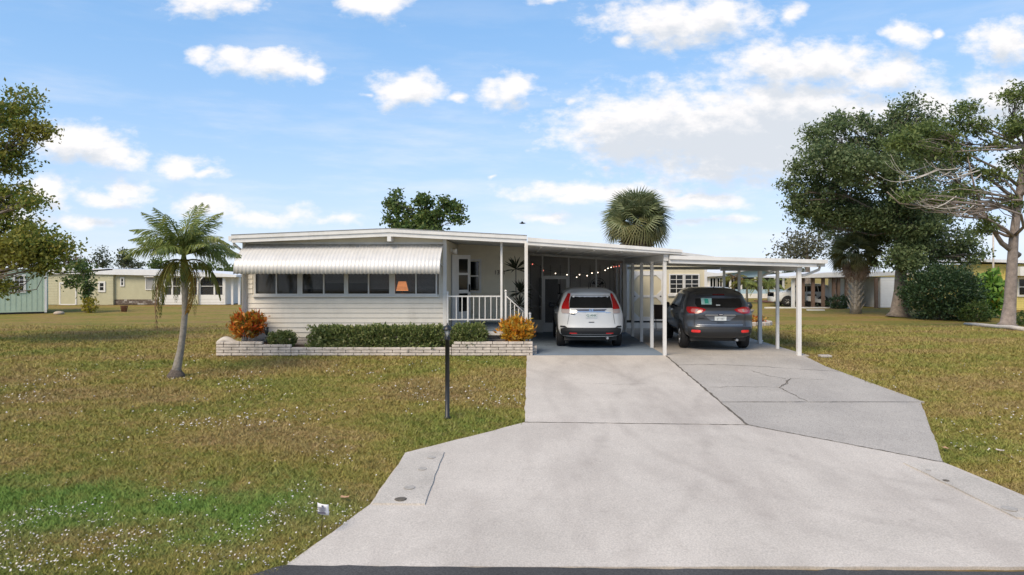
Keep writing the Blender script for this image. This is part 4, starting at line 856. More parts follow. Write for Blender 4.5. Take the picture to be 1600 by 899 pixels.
c.rear('plate_recess', c.fine([(.815,-.22,.22),(.84,-.27,.27),(.94,-.40,.40),(.955,-.42,.42)]), M('grey_blue_panel', (.16,.18,.21), .3, metal=.4, coat=.6), .005, 12)
c.rear('recess_edge', c.fine([(.940,-.44,.44),(.955,-.45,.45)], 1), BLACKM, .012, 12); c.rear('recess_edge', c.fine([(.800,-.24,.24),(.815,-.24,.24)], 1), BLACKM, .010, 8); c.rear('chrome_bar', c.fine([(.957,-.42,.42),(.985,-.38,.38)], 1), ALLOY, .012, 10)
p = c.rear('license_plate', c.fine([(.825,-.155,.155),(.935,-.155,.155)]), PLATE, .022); plate_text(c, 'JJY 087', .07, PTX2, 0, .855, p)
c.rear('emblem', c.fine([(.955,-.035,.035),(.965,-.065,.065),(.985,-.075,.075),(1.005,-.065,.065),(1.015,-.035,.035)], 1), M('dark_emblem', (.03,.035,.06), .2, coat=.6), .022, 6); c.rear('emblem_centre', c.fine([(.972,-.045,.045),(.985,-.05,.05),(.997,-.04,.04)], 1), CHROME, .043, 4)
c.rear('badge', c.fine([(.875,-.59,-.43),(.895,-.59,-.43)], 1), BLACKM, .01, 5); c.rear('hatch_handle', c.fine([(.755,-.08,.08),(.778,-.10,.10)], 1), BLACKM, .008, 3); c.rear('chrome_bar', c.fine([(.705,-.60,.60),(.715,-.60,.60)], 1), ALLOY, .004, 8)
c.rear('brake_lamp', c.fine([(1.50,-.17,.17),(1.53,-.15,.15)], 1), M('dark_red_lens', (.12,.01,.012), .25), .045, 6, th=.05); c.rear('spoiler', c.fine([(1.49,-.60,-.18),(1.54,-.56,-.16)]), PG, .035, 6, th=.06); c.rear('spoiler', c.fine([(1.49,.18,.60),(1.54,.16,.56)]), PG, .035, 6, th=.06)
MB().tube([(0,.95,1.66),(0,.88,1.70)], .02, 6).build('antenna', BLACKM, c.root); c.common()

# ------------------------------------------------------------------ vegetation tools
def unit(n): v = RNG.normal(size=(n, 3)); return v/np.linalg.norm(v, axis=1, keepdims=True)
def leaf_quads(C, size, jitter=.35, up=None, aspect=.5, D=None):
    n = len(C); s = size*(1+RNG.uniform(-jitter, jitter, n))[:, None]
    d = unit(n) if D is None else D
    if up is not None: d = d + np.array(up); d /= np.linalg.norm(d, axis=1, keepdims=True)
    r = unit(n); a = np.cross(d, r); a /= np.linalg.norm(a, axis=1, keepdims=True)+1e-9; nrm = np.cross(d, a)
    base = C - d*s*.5; tip = C + d*s*.5; mid = C - d*s*.05 + nrm*s*.08
    return np.stack([base, mid+a*s*aspect*.5, tip, mid-a*s*aspect*.5], axis=1)
def blob_points(c, r, clumps, per, sig, hollow=.55, flat=1.0):
    u = unit(clumps); rad = (hollow + (1-hollow)*RNG.random(clumps))[:, None]; cc = np.array(c) + u*rad*np.array(r)
    p = np.repeat(cc, per, axis=0); off = RNG.normal(size=(clumps*per, 3))*sig; off[:, 2] *= flat
    return p+off, cc
def bend(a, b, k=.15, n=5):
    a, b = Vector(a), Vector(b); o = Vector((random.gauss(0,1), random.gauss(0,1), random.gauss(0,.6)))*(b-a).length*k
    return [a.lerp(b, i/n) + o*math.sin(math.pi*i/n) + Vector((random.gauss(0,1),random.gauss(0,1),random.gauss(0,1)))*(b-a).length*k*.12*(0<i<n) for i in range(n+1)]
def tree(name, label, base, trunk, r0, blobs, leafmat_, leaf=.10, per=26, sig=.30, bark=BARK, cat='tree', fork=None, hollow=.5, flat=.7, group=None, twig=True, aspect=.55, flare=1.9, rtop=.35, up=None, attach=None):
    t = thing(name, label, cat, base, group=group); B = Vector(base)
    rel = [Vector(p)-B for p in trunk]; n = len(rel); rr = [r0*(flare if i == 0 else 1)*(1-(1-rtop)*i/(n-1)) for i in range(n)]
    if n > 2: rel.insert(1, rel[0].lerp(rel[1], .18)); rr.insert(1, r0*1.12)
    m = MB(); m.tube(rel, rr, 12); m.build('trunk', bark, t)
    lim = MB(); P = []
    for (c, r, k) in blobs:
        c = Vector(c); q, cc = blob_points(c-B, r, k, per, sig, hollow, flat); P.append(q)
        j = min(range(len(rel)), key=lambda i: (rel[i]-(c-B)).length + (0 if rel[i].z < (c-B).z else 2)) if attach is None else min(range(len(rel)), key=lambda i: abs(i-attach))
        path = bend(rel[j], c-B, .12); rb = max(.02, rr[j]*.42); lim.tube(path, [rb*(1-.75*i/5) for i in range(6)], 7)
        if twig:
            for w in cc[::max(1, len(cc)//9)]: lim.tube(bend(path[3], Vector(w), .15, 3), [rb*.35, rb*.25, rb*.16, rb*.06], 5)
    lim.build('limbs', bark, t, kind='stuff')
    P = np.concatenate(P); me = fast_quads('crown', leaf_quads(P, leaf, aspect=aspect, up=up), leafmat_); link('crown', me, t); return t
def bush(name, label, c, r, n, leaf, mat, cat='shrub', group=None, boxy=1.0, stems=5, up=(0,0,.5), aspect=.5, clump=14, sig=.05, hollow=.72):
    base = Vector((c[0], c[1], c[2]-r[2])); t = thing(name, label, cat, base, group=group)
    if boxy == 1: u = unit(n//clump)
    else:                                            # rounded block: spread evenly over its faces
        k = n//clump; rr = np.array(r); ar = np.array([rr[1]*rr[2], rr[0]*rr[2], rr[0]*rr[1]]); axs = RNG.choice(3, k, p=ar/ar.sum()); u = RNG.uniform(-1, 1, (k, 3)); u[np.arange(k), axs] = RNG.choice([-1, 1], k)
        pw_ = 2/boxy; u = u/(np.sum(np.abs(u)**pw_, axis=1, keepdims=True)**(1/pw_))
    rad = (hollow+(1-hollow)*RNG.random((len(u),1))**.6)*(1+.09*RNG.normal(size=(len(u),1)))
    if boxy < 1: rad = rad*(1+.035*np.sin(u[:,:1]*r[0]*5.1+1)+.03*np.sin(u[:,:1]*r[0]*11.3))
    cc = u*rad*np.array(r) + np.array([0,0,r[2]]); P = np.repeat(cc, clump, axis=0)+RNG.normal(size=(len(cc)*clump,3))*sig; P[:,2] = np.maximum(P[:,2], .01)
    D = np.repeat(u, clump, axis=0)*.8+unit(len(P)); D /= np.linalg.norm(D, axis=1, keepdims=True)
    link('foliage', fast_quads('foliage', leaf_quads(P, leaf, aspect=aspect, D=D, up=up), mat), t)
    m = MB()
    for i in range(stems):
        a = random.uniform(0, 6.28); e = Vector((math.cos(a)*r[0]*.6, math.sin(a)*r[1]*.6, r[2]*1.2)); m.tube(bend((e.x*.12, e.y*.12, -.03), e, .08, 3), [.022,.018,.013,.006], 5)
    m.build('stems', BARK, t, kind='stuff'); return t

L_OAK = leafmat('oak_leaf', [(.058,.095,.040),(.095,.140,.055),(.140,.190,.080),(.22,.255,.12)], trans=.4, patch=((.17,.225,.09), .35, .45))
L_OLIVE = leafmat('olive_leaf', [(.085,.14,.03),(.15,.20,.038),(.23,.25,.046),(.31,.27,.055)], patch=((.33,.28,.05), .6, .5), trans=.45)
L_MID = leafmat('mid_leaf', [(0.048,0.088,0.024),(0.085,0.139,0.034),(0.145,0.178,0.044)])
L_DARK = leafmat('dark_glossy_leaf', [(.024,.050,.022),(.042,.080,.033),(.080,.125,.052)], rough=.38, trans=.25)
L_HEDGE = leafmat('hedge_leaf', [(.075,.115,.034),(.13,.175,.052),(.20,.24,.078),(.29,.30,.125)], rough=.45)
L_BRIGHT = leafmat('bright_leaf', [(0.072,0.176,0.029),(0.136,0.272,0.042),(0.208,0.352,0.064)])
L_YEL = leafmat('yellow_leaf', [(.22,.22,.02),(.36,.27,.02),(.16,.20,.03)])
L_GREY = leafmat('grey_green_leaf', [(0.070,0.078,0.045),(0.112,0.118,0.067),(0.168,0.161,0.098)])
L_CROT1 = leafmat('croton_leaf_red', [(.50,.06,.018),(.62,.17,.022),(.60,.28,.03),(.26,.22,.03),(.10,.13,.03)], rough=.45, trans=.4, patch=((.58,.10,.018), 2.2, .5))
L_CROT2 = leafmat('croton_leaf_orange', [(.60,.18,.018),(.70,.33,.025),(.70,.45,.07),(.32,.27,.04),(.66,.27,.022)], rough=.45, trans=.4)
L_FAR = leafmat('far_leaf', [(0.049,0.070,0.036),(0.077,0.098,0.050),(0.112,0.126,0.070)])
L_RUST = leafmat('rust_leaf', [(.10,.06,.045),(.14,.085,.06),(.08,.07,.04)])
L_PINE = leafmat('needle_leaf', [(.075,.12,.035),(.12,.17,.048),(.19,.24,.07)], trans=.4, patch=((.22,.26,.07), .7, .5))
def B(x, y, Y, rx, ry, k, dY=0, ryy=None):      # crown lobe from its place in view: centre, half width, half height (px), clumps
    Y2 = Y+dY; c = pt(x, y, Y2); s = Y2/F; return (c, (rx*s, (ryy or (rx+ry)/2)*s, ry*s), k)

# left tree, trunk just outside the view
Y = 21.0; bs = Vector((px(-78, Y), Y, G(Y)))
tree('leafy_tree', 'tall olive green tree at the left edge of the view', bs, [bs, bs+Vector((.15,0,1.6)), bs+Vector((-.1,.1,3.4)), bs+Vector((.15,0,5.2)), bs+Vector((.4,0,7.0))], .24,
     [B(-10,180,Y,42,26,22),B(35,158,Y,24,20,10),B(42,208,Y,30,18,14),B(62,206,Y,14,9,5),B(-20,230,Y,50,30,26),B(10,258,Y,32,18,14,.5),B(18,305,Y,34,26,18),B(48,318,Y,16,12,5,-.5),B(-30,320,Y,50,40,26),
      B(15,355,Y,44,26,24),B(60,372,Y,34,20,18,-.8),B(30,395,Y,50,26,32,-1.2),B(82,395,Y,22,16,11,-.8),B(100,388,Y,12,11,5,-.8),B(-20,420,Y,44,26,22,-.5),B(70,418,Y,20,10,9,-1),B(0,452,Y,14,18,6,-1),B(-110,250,Y,60,60,30),B(-110,380,Y,60,50,30)], L_OLIVE, leaf=.115, per=75, sig=.20, flat=.6)
# oak at the right
Y = 39.0; bs = gp(1404, 495)
tree('oak_tree', 'large dense dark oak tree at the right, in front of the white house', bs, [bs, pt(1407,455,bs.y), pt(1408,410,bs.y), pt(1405,360,bs.y), pt(1395,300,bs.y)], .42,
     [B(1300,215,Y,48,34,34),B(1288,250,Y,44,34,34,-1),B(1330,262,Y,50,40,46,-2),B(1262,300,Y,38,36,30),B(1310,305,Y,55,36,60,1),B(1370,230,Y,42,44,42),B(1420,215,Y,45,40,40),B(1412,280,Y,55,50,70,-1.5),B(1462,250,Y,40,44,36,1),
      B(1380,335,Y,60,42,70,3),B(1335,355,Y,50,30,44,5.5),B(1440,340,Y,52,44,55),B(1270,345,Y,34,20,20,4),B(1480,310,Y,36,44,32,1.5),B(1490,375,Y,40,26,24,1),B(1400,372,Y,48,26,44,3),B(1510,400,Y,30,16,14,1),B(1355,192,Y,16,22,8),B(1395,185,Y,16,18,8),B(1414,170,Y,5,24,4),B(1425,165,Y,4,22,4),B(1440,178,Y,5,22,4),B(1400,180,Y,4,22,3),B(1460,185,Y,5,20,4),B(1308,190,Y,5,20,4),B(1290,200,Y,6,18,4),B(1320,200,Y,5,18,4),B(1275,212,Y,5,14,3),B(1232,288,Y,12,8,4),B(1250,262,Y,14,10,5),B(1240,318,Y,16,16,6),B(1455,395,Y,34,24,20,1),B(1425,392,Y,28,26,26,-.3),B(1388,345,Y,36,26,26,1.5),B(1425,350,Y,40,30,34,-.6),B(1318,336,Y,42,15,26,0),B(1368,343,Y,38,18,28,-.5),B(1280,330,Y,30,16,16,0),B(1412,404,Y,30,20,26,-.9),B(1446,372,Y,34,24,24,-.5)],
     L_OAK, leaf=.18, per=74, sig=.27, flare=1.7, hollow=.45)
# tree behind the roof
Y = 36.0; bs = Vector((px(662, Y), Y, G(Y)))
tree('leafy_tree', 'clumpy dark green treetop rising behind the white roof ridge', bs, [bs, pt(664,430,Y), pt(660,380,Y), pt(662,350,Y)], .22,
     [B(614,315,Y,14,13,8),B(626,330,Y,18,10,8),B(640,345,Y,24,14,14),B(664,318,Y,12,12,8),B(668,338,Y,20,18,12),B(703,318,Y,18,11,9),B(690,338,Y,20,16,11),B(716,345,Y,10,10,4),B(660,360,Y,46,16,30),B(612,352,Y,16,12,6),B(716,325,Y,7,7,3)], L_MID, leaf=.21, per=46, sig=.2, hollow=.3)
# small tree with the yellow shrub at its foot
bs = gp(137, 488)
tree('small_tree', 'young round headed tree in front of the tan building', bs, [bs, pt(137,470,bs.y), pt(139,455,bs.y), pt(130,430,bs.y)], .09, [B(125,425,bs.y,22,14,14),B(112,440,bs.y,12,8,6),B(137,442,bs.y,14,14,10),B(140,458,bs.y,8,6,4),B(128,412,bs.y,12,8,6)], L_MID, leaf=.20, per=34, sig=.20)
p_ = pt(141, 478, bs.y-.4); bush('yellow_shrub', 'small yellow green shrub at the foot of the young tree', (p_.x, p_.y, G(bs.y)+.45), (.38,.38,.5), 500, .15, L_YEL, clump=8, sig=.08)
# grey tree behind the right carport
Y = 62.0; bs = Vector((px(1262, Y), Y, G(Y)))
tree('grey_tree', 'thin grey green tree behind the right end of the carport', bs, [bs, pt(1262,420,Y), pt(1260,380,Y)], .3, [B(1250,385,Y,36,24,36),B(1280,375,Y,26,24,24),B(1230,392,Y,18,14,10)], L_GREY, leaf=.26, per=32, sig=.45)
# the right hand tree: bare sweeping branches, tufts of needles
bs = gp(1574, 511); Y = bs.y
rt = tree('needle_tree', 'tall pale trunked tree with sweeping bare branches at the right edge', bs, [bs, pt(1578,475,Y), pt(1581,420,Y), pt(1584,370,Y), pt(1592,310,Y), pt(1602,230,Y), pt(1610,150,Y)], .25,
     [B(1410,222,Y,30,16,22,-1),B(1440,205,Y,26,16,20,-.6),B(1478,215,Y,28,16,22),B(1455,240,Y,32,14,18,-.8),B(1495,190,Y,24,20,16),B(1515,170,Y,18,14,8),B(1530,200,Y,18,14,9),B(1500,240,Y,26,18,15),B(1420,308,Y,26,9,10,-1.2),B(1460,312,Y,24,9,10,-.8),B(1505,305,Y,30,14,16,-.4),B(1530,330,Y,20,16,9),
      B(1590,150,Y,26,18,16),B(1575,205,Y,34,12,16),B(1560,225,Y,20,10,7),B(1590,250,Y,26,12,12),B(1560,275,Y,24,12,10),B(1595,190,Y,26,10,10),B(1535,270,Y,18,9,6),B(1580,320,Y,22,10,8),B(1545,352,Y,16,12,8,-.5),B(1535,360,Y,8,9,4,-.5),B(1640,180,Y,50,40,30),B(1640,280,Y,46,40,22)],
     L_PINE, leaf=.16, per=46, sig=.22, flat=.45, bark=M('pale_trunk', (.24,.20,.175), .9, var=.3, scale=6, bump=1, bscale=14), aspect=.4, hollow=.3, flare=1.8, twig=True)
m = MB(); pw = lambda *a: [pt(x, y, Y+d)-bs for x, y, d in a]
for path, r in ((pw((1592,400,0),(1565,380,0),(1545,350,-.3),(1532,320,-.5)), .13), (pw((1588,330,0),(1545,315,-.4),(1490,318,-.8),(1440,322,-1.1),(1405,318,-1.3),(1386,300,-1.4)), .07), (pw((1590,290,0),(1560,265,-.2),(1520,245,-.5),(1500,232,-.6)), .07), (pw((1532,320,-.5),(1522,290,-.6),(1512,245,-.8)), .06)):
    m.tube(path, [r*(1-.7*i/(len(path)-1)) for i in range(len(path))], 7)
m.build('main_branch', BARK, rt, kind='stuff')
m = MB()
for i in range(26):
    x0 = random.uniform(1450, 1535); y0 = random.uniform(305, 322) if i % 2 else random.uniform(255, 285); L_ = random.uniform(45, 95); dr = random.uniform(6, 20); up_ = random.uniform(.3, 1.8); d = random.uniform(-1.5, .1); tl_ = random.uniform(-10, 14)
    m.tube([pt(x0-L_*q*(1-.12*q*q), y0+tl_*q+dr*math.sin(q*2.6) - up_*q**4*dr, Y+d-q*.5)-bs for q in [u/9 for u in range(10)]], [.024*(1-.8*u/9) for u in range(10)], 5)
m.build('bare_twigs', BARKW, rt, kind='stuff')
# shrubs on the right
p_ = gp(1478, 500); s = p_.y/F
bush('dark_shrub', 'wide dark glossy shrub between the oak trunk and the pale trunk', (p_.x, p_.y+.4, p_.z+1.42), (58*s, 1.7, 1.50), 15000, .15, L_DARK, clump=16, sig=.13, hollow=.5, stems=9)
p_ = gp(1520, 502); bush('dark_shrub', 'low leafy mound at the right foot of the wide dark shrub', (p_.x, p_.y-.2, p_.z+.5), (.8,.6,.55), 2000, .13, L_MID, clump=10, sig=.1)
p_ = gp(1549, 497); s = p_.y/F
bs2 = bush('broadleaf_plant', 'bright green large leaved plant with a few yellow leaves', (p_.x, p_.y+.2, p_.z+1.32), (25*s, .7, 1.35), 900, .42, L_BRIGHT, cat='plant', clump=5, sig=.16, hollow=.35, aspect=.42, up=(0,0,-.15))
bush('yellow_leaves', '', (0,0,0), (.5,.4,.8), 50, .38, L_YEL) if False else None
P = np.array([[random.uniform(-.6,.6), -.7, random.uniform(.4,1.8)] for _ in range(9)]); link('yellow_leaf_cluster', fast_quads('yellow_leaf_cluster', leaf_quads(P, .36, aspect=.5, up=(0,-.3,-1)), L_YEL), bs2, kind='stuff')
p_ = gp(1596, 509); bush('low_shrub', 'small green shrub at the foot of the pale trunk', (p_.x+.1, p_.y-.2, p_.z+.28), (.55,.4,.3), 900, .10, L_MID, clump=8, sig=.06)
p_ = gp(1311, 482); bush('low_shrub', 'round dark shrub before the white wall beside the brown posts', (p_.x, p_.y, p_.z+.42), (.75,.5,.45), 1300, .13, L_DARK, clump=8, sig=.08)
# planting in front of the home
def ground_bush(x0, x1, y0, y1, Yb, *a, **k): s = Yb/F; c = pt((x0+x1)/2, (y0+y1)/2, Yb); return (c, ((x1-x0)/2*s, a[0] if a else .3, (y1-y0)/2*s))
c_, r_ = ground_bush(481, 700, 512, 549, 17.86, .27); bush('hedge', 'long clipped green hedge below the front windows', c_, r_, 26000, .075, L_HEDGE, cat='hedge', boxy=.28, clump=12, sig=.035, stems=14, hollow=.8)
c_, r_ = ground_bush(706, 760, 509, 541, 17.86, .30); bush('round_shrub', 'clipped round green shrub right of the lamp post', c_, r_, 5500, .075, L_HEDGE, boxy=.55, clump=12, sig=.035, hollow=.78)
c_, r_ = ground_bush(421, 459, 520, 541, 17.86, .26); bush('round_shrub', 'small low green shrub beside the solar torch light', c_, r_, 2600, .07, L_HEDGE, boxy=.6, clump=12, sig=.03, hollow=.75)
def croton(label, x0, x1, y0, y1, ybase, mat, n):
    s = 17.9/F; c_, r_ = ground_bush(x0, x1, y0, y1, 17.9, (x1-x0)/2*s*.8); t = bush('croton', label, c_, r_, n, .135, mat, cat='shrub', group='colourful crotons at the planter ends', clump=7, sig=.05, aspect=.36, stems=0, up=(0,0,.7), hollow=.45)
    m = MB(); b = pt((x0+x1)/2, ybase, 17.9)-t.location
    for i in range(9): a = random.uniform(0,6.28); e = Vector((math.cos(a)*r_[0]*.6, math.sin(a)*r_[1]*.6, r_[2]*random.uniform(.5,1.4))); m.tube(bend((b.x+e.x*.15, e.y*.2, b.z), e, .08, 3), [.016,.013,.01,.005], 5)
    m.build('stems', BARKW, t, kind='stuff')
croton('red and orange croton at the left end of the planter', 358, 415, 489, 527, 538, L_CROT1, 1500)
croton('bright orange and yellow croton at the right end of the planter', 782, 833, 497, 536, 540, L_CROT2, 1700)

# ------------------------------------------------------------------ palms
def pinnate(name, mat, L, droop, nl=34, ll=.42, w=.03, hang=.5, side=0):
    """one feather frond along +X, leaflets both sides"""
    pts = [Vector((L*q*(1-.25*droop*q*q), side*q*q*L*.15, L*(.55*q - (.35+droop)*q*q))) for q in [i/12 for i in range(13)]]
    m = MB(); m.tube(pts, [.022*(1-.85*i/12) for i in range(13)], 5); Q = []
    for i in range(nl):
        q = .16+.84*i/(nl-1); k = q*12; a = min(11, int(k)); p = pts[a].lerp(pts[a+1], k-a); t = (pts[a+1]-pts[a]).normalized(); lf = ll*math.sin(math.pi*min(.97, .22+.74*q))*random.uniform(.8,1.1)
        for sg in (-1, 1):
            d = (t*.75 + Vector((0, sg, 0))*.85 + Vector((0,0,-hang*random.uniform(.4,1.3)+.15))).normalized(); mid = p + d*lf*.5; tip = p + d*lf*.85 + Vector((0,0,-lf*.42*hang)); wv = Vector((0,0,1)).cross(d).normalized()*w + Vector((0,0,w*.3))
            Q.append([p, mid+wv*.6, tip, mid-wv*.6])
    for q4 in Q: m.add(q4, [(0,1,2,3)])
    return m.mesh(name, mat)
FR_G = leafmat('palm_frond_green', [(.14,.19,.05),(.21,.26,.07),(.31,.33,.11)], rough=.45, trans=.4); FR_O = leafmat('palm_frond_olive', [(.09,.11,.018),(.15,.15,.025),(.20,.16,.03)]); FR_B = leafmat('palm_frond_dead', [(.17,.105,.05),(.22,.14,.07),(.12,.08,.05)]); FR_Y = leafmat('palm_frond_orange', [(.34,.19,.03),(.26,.15,.03)])
base = gp(275, 588); Y = base.y; s = Y/F
pm = thing('palm_tree', 'small feathery palm with curved grey trunk standing in the lawn', 'palm', base)
tr = [pt(x, y, Y)-base for x, y in ((274,590),(277,572),(282,548),(286,520),(289,490),(289,462),(288,440))]
MB().tube(tr, [.12,.092,.074,.066,.063,.066,.064], 12).build('trunk', BARKP, pm)
MB().lathe([(.20,-.06),(.175,.03),(.135,.09),(.10,.15)], 14).build('root_mass', M('dark_roots', (.10,.08,.065), .95, var=.4, scale=25, bump=1, bscale=40), pm)
top = pt(287, 395, Y)-base
MB().tube([tr[-1], tr[-1].lerp(top, .5), top], [.078,.085,.04], 10).build('crownshaft', M('olive_shaft', (.12,.13,.04), .6, var=.3, scale=8), pm)
meshes = [pinnate('frond', FR_G, 1.22, d, nl=38, hang=h, ll=.44, w=.021, side=sd_) for d, h, sd_ in ((.15,.75,1),(.30,.85,-1),(.45,.9,1),(.05,.6,-1),(.6,1.0,0))]
mo = [pinnate('frond', FR_O, 1.05, d, hang=.95, ll=.40, w=.022) for d in (.95,1.25)]; md_ = pinnate('dead_frond', FR_B, 1.25, 1.3, hang=1.2, ll=.3, nl=22, w=.02); my = pinnate('dead_frond', FR_Y, .95, 1.5, hang=1.2, ll=.3, nl=22)
spec = [(i*137.5, -.05+1.15*(i/22)**.8, meshes[(i*3) % 5]) for i in range(22)] + [(80, 1.25, meshes[3]), (110, 1.15, meshes[3]), (200, .9, meshes[0]), (-20, .9, meshes[0])] + [(q, random.uniform(-.25,.1), meshes[3]) for q in (5, 60, 120, 175, 215, 325)]
for az, tilt, me in spec: link('frond', me, pm, top+Vector((0,0,-.05)), (0, -tilt*.9, R(az)))
for az, me in ((10,mo[0]),(170,mo[0]),(255,mo[1]),(285,mo[0]),(315,mo[1])): link('frond', me, pm, top+Vector((0,0,-.2)), (0, .05, R(az)))
link('dead_frond', md_, pm, top+Vector((0,0,-.25)), (0, .15, R(172))); link('dead_frond', my, pm, top+Vector((0,0,-.25)), (0, .5, R(-12)))
def fan_leaf(name, mat, Rr=.75, pet=.8, n=26, fold=.35, droop=.35, w=.045):
    m = MB(); m.tube([(0,0,0), (pet*.5,0,.04), (pet,0,0)], [.022,.016,.012], 5); c = Vector((pet,0,0))
    for i in range(n):
        a = R(-125+250*i/(n-1)); d = Vector((math.cos(a), math.sin(a), fold*abs(math.sin(a))*.5)); l = Rr*(1-.25*abs(a)/R(125))*random.uniform(.9,1.05); mid = c+d*l*.55; tip = c+d*l+Vector((0,0,-droop*l)); wv = Vector((-math.sin(a), math.cos(a), 0))*w
        m.add([c, mid+wv, tip, mid-wv], [(0,1,2,3)])
    return m.mesh(name, mat)
FA = leafmat('fan_green', [(.13,.165,.075),(.20,.235,.11),(.32,.34,.19)], rough=.45, trans=.35); FAO = leafmat('fan_olive', [(0.130,0.143,0.052),(0.195,0.182,0.078),(0.117,0.130,0.046)]); FAB = leafmat('fan_dead', [(.33,.23,.17),(.44,.33,.25),(.25,.17,.125)])
def sabal(label, base, top, r, scale, n, dead, boots):
    t = thing('cabbage_palm', label, 'palm', base); tp = Vector(top)-Vector(base)
    MB().tube([(0,0,-.1), tp*.3, tp*.6, tp], [r*1.15, r, r, r*.95], 12).build('trunk', BARKP, t)
    ms = [fan_leaf('fan_leaf', FA, .8*scale, .75*scale, fold=f) for f in (.3,.6,.1)]; mo_ = fan_leaf('fan_leaf', FAO, .78*scale, .7*scale, droop=.6); mdd = fan_leaf('dead_leaf', FAB, .75*scale, .55*scale, fold=1.2, droop=.3, n=18)
    for i in range(n):
        el = 1.35-1.95*(i/n)+random.uniform(-.12,.12); link('fan_leaf', random.choice(ms) if el > -.1 else mo_, t, tp, (random.uniform(-.9,.9), -el, R(i*137.5+random.uniform(-15,15))))
    for i in range(dead): link('dead_leaf', mdd, t, tp+Vector((0,0,-.25)), (random.uniform(-.5,.5), random.uniform(1.1,1.5), R(i*137.5+20)))
    if boots:
        bm_ = MB().add([(0,-.09,0),(0,.09,0),(.17,.045,.34),(.17,-.045,.34),(.05,0,.02),(.21,0,.36)], [(0,4,5,3),(4,1,2,5),(0,3,5,2,1)]).mesh('boot', M('palm_boot', (.42,.38,.33), .9, var=.25, scale=12))
        k = 0; z = .25
        while z < tp.z-.1:
            for q in range(6): a = R(q*60+k*31); link('boot', bm_, t, (math.cos(a)*r*.98+tp.x*z/tp.z, math.sin(a)*r*.98, z), (0, random.uniform(-.1,.25), a))
            z += .19; k += 1
    return t
Y = 37.0; b_ = Vector((px(996, Y), Y, G(Y))); sabal('fan leaved cabbage palm rising behind the left carport roof', b_, pt(995, 350, Y), .2, 1.42, 84, 26, False)
b_ = gp(1337, 490); sabal('cabbage palm with criss-cross trunk and brown hanging leaves before the white house', b_, pt(1337, 398, b_.y), .30, 1.25, 44, 34, True)
# dracaena on the porch
dm = leafmat('dracaena_leaf', [(.016,.024,.012),(.030,.040,.018),(.05,.045,.025)])
dp = thing('dracaena_plant', 'tall spiky dracaena in a pot beside the porch steps', 'plant', (px(807, 19.9), 19.9, .02))
MB().lathe([(.13,0),(.17,.28),(.18,.30),(.15,.30),(.14,.26)], 16).build('pot', M('terracotta', (.24,.12,.08), .8), dp)
blade = MB().add([(0,-.012,0),(0,.012,0),(.24,.016,.02),(.42,0,-.03),(.24,-.016,.02)], [(0,1,2,3,4)]).mesh('leaf', dm)
for (x, y), sc in (((806,421),1.0),((813,457),1.0),((812,478),.9)):
    hp = pt(x, y, 19.9)-dp.location; MB().tube([(random.uniform(-.03,.03),0,.25), (hp.x*.6,0,hp.z*.5), hp], .016, 6).build('stem', BARK, dp)
    for i in range(30):
        o = link('leaf', blade, dp, hp, (0, R(random.uniform(-85, 25)), R(i*137.5))); o.scale = (sc,)*3

# ------------------------------------------------------------------ neighbours
def attach(t): 
    def f(o): o.parent = t; o.matrix_parent_inverse = Matrix.Translation(-t.location); return o
    return f
def bx(fn, name, mat, x0, y0, z0, x1, y1, z1): return fn(MB().box(x0, y0, z0, x1, y1, z1).build(name, mat))
TAN = M('tan_siding', (.45,.43,.29), .65, var=.06, dirt=.12); TAN2 = M('tan_door', (.46,.44,.30), .6, var=.05); SAGE = M('sage_green_board', (.40,.50,.39), .65, var=.06, dirt=.1); WROOF = M('white_roof', (.70,.71,.72), .5, var=.05, dirt=.15)
GZ = -.45
def boards(fn, mat, x0, x1, y, z0, z1, h=.2, d=.015, name='siding_board'):
    me = MB().add([(0,-d,0),(x1-x0,-d,0),(x1-x0,0,0),(0,0,0),(0,-.003,h),(x1-x0,-.003,h),(x1-x0,0,h),(0,0,h)], [(3,2,1,0),(0,1,5,4),(4,5,6,7),(1,2,6,5),(3,0,4,7),(2,3,7,6)]).mesh(name, mat)
    z = z0
    while z+h <= z1+.01: o = link(name, me); o.location = (x0, y, z); fn(o); z += h
# sage green shed
Y = 42.5; t = thing('green_shed', 'sage green shed with white trimmed window at the far left', 'shed', (px(72, Y), Y, GZ)); f = attach(t)
bx(f, 'wall', SAGE, px(-120, Y), Y, GZ+.10, px(70, Y), Y+4, 2.3); bx(f, 'corner_trim', WHITE, px(70, Y)+.001, Y-.03, GZ+.05, px(73, Y), Y+.12, 2.3); bx(f, 'corner_trim', WHITE, px(0.3, Y)-.04, Y-.03, GZ+.05, px(2, Y), Y-.001, pz(460, Y))
seam = MB().box(0,-.012,0,.03,0,2.1).mesh('board_seam', M('sage_groove', (.34,.43,.33), .7))
for k in range(20): o = link('batten', seam); o.location = (px(-60, Y)+k*.265, Y-.001, GZ+.2); f(o)
window_unit(f, px(33, Y), px(43.5, Y), pz(454, Y), pz(432, Y), Y, 2, 4, fw=.12, mull=.03, proud=.06)
f(MB().prism_xz([(px(-120,Y)-.3, 2.301), (px(-25,Y), 3.0), (px(73,Y)+.3, 2.301), (px(73,Y)+.3, 2.42), (px(-25,Y), 3.12), (px(-120,Y)-.3, 2.42)][::-1], Y-.3, Y+4.3).build('roof', WROOF))
bx(f, 'skid_gap', DARK, px(-120, Y), Y+.05, GZ, px(70, Y)-.05, Y+3.9, GZ+.099); t.rotation_euler = (0, 0, R(32))
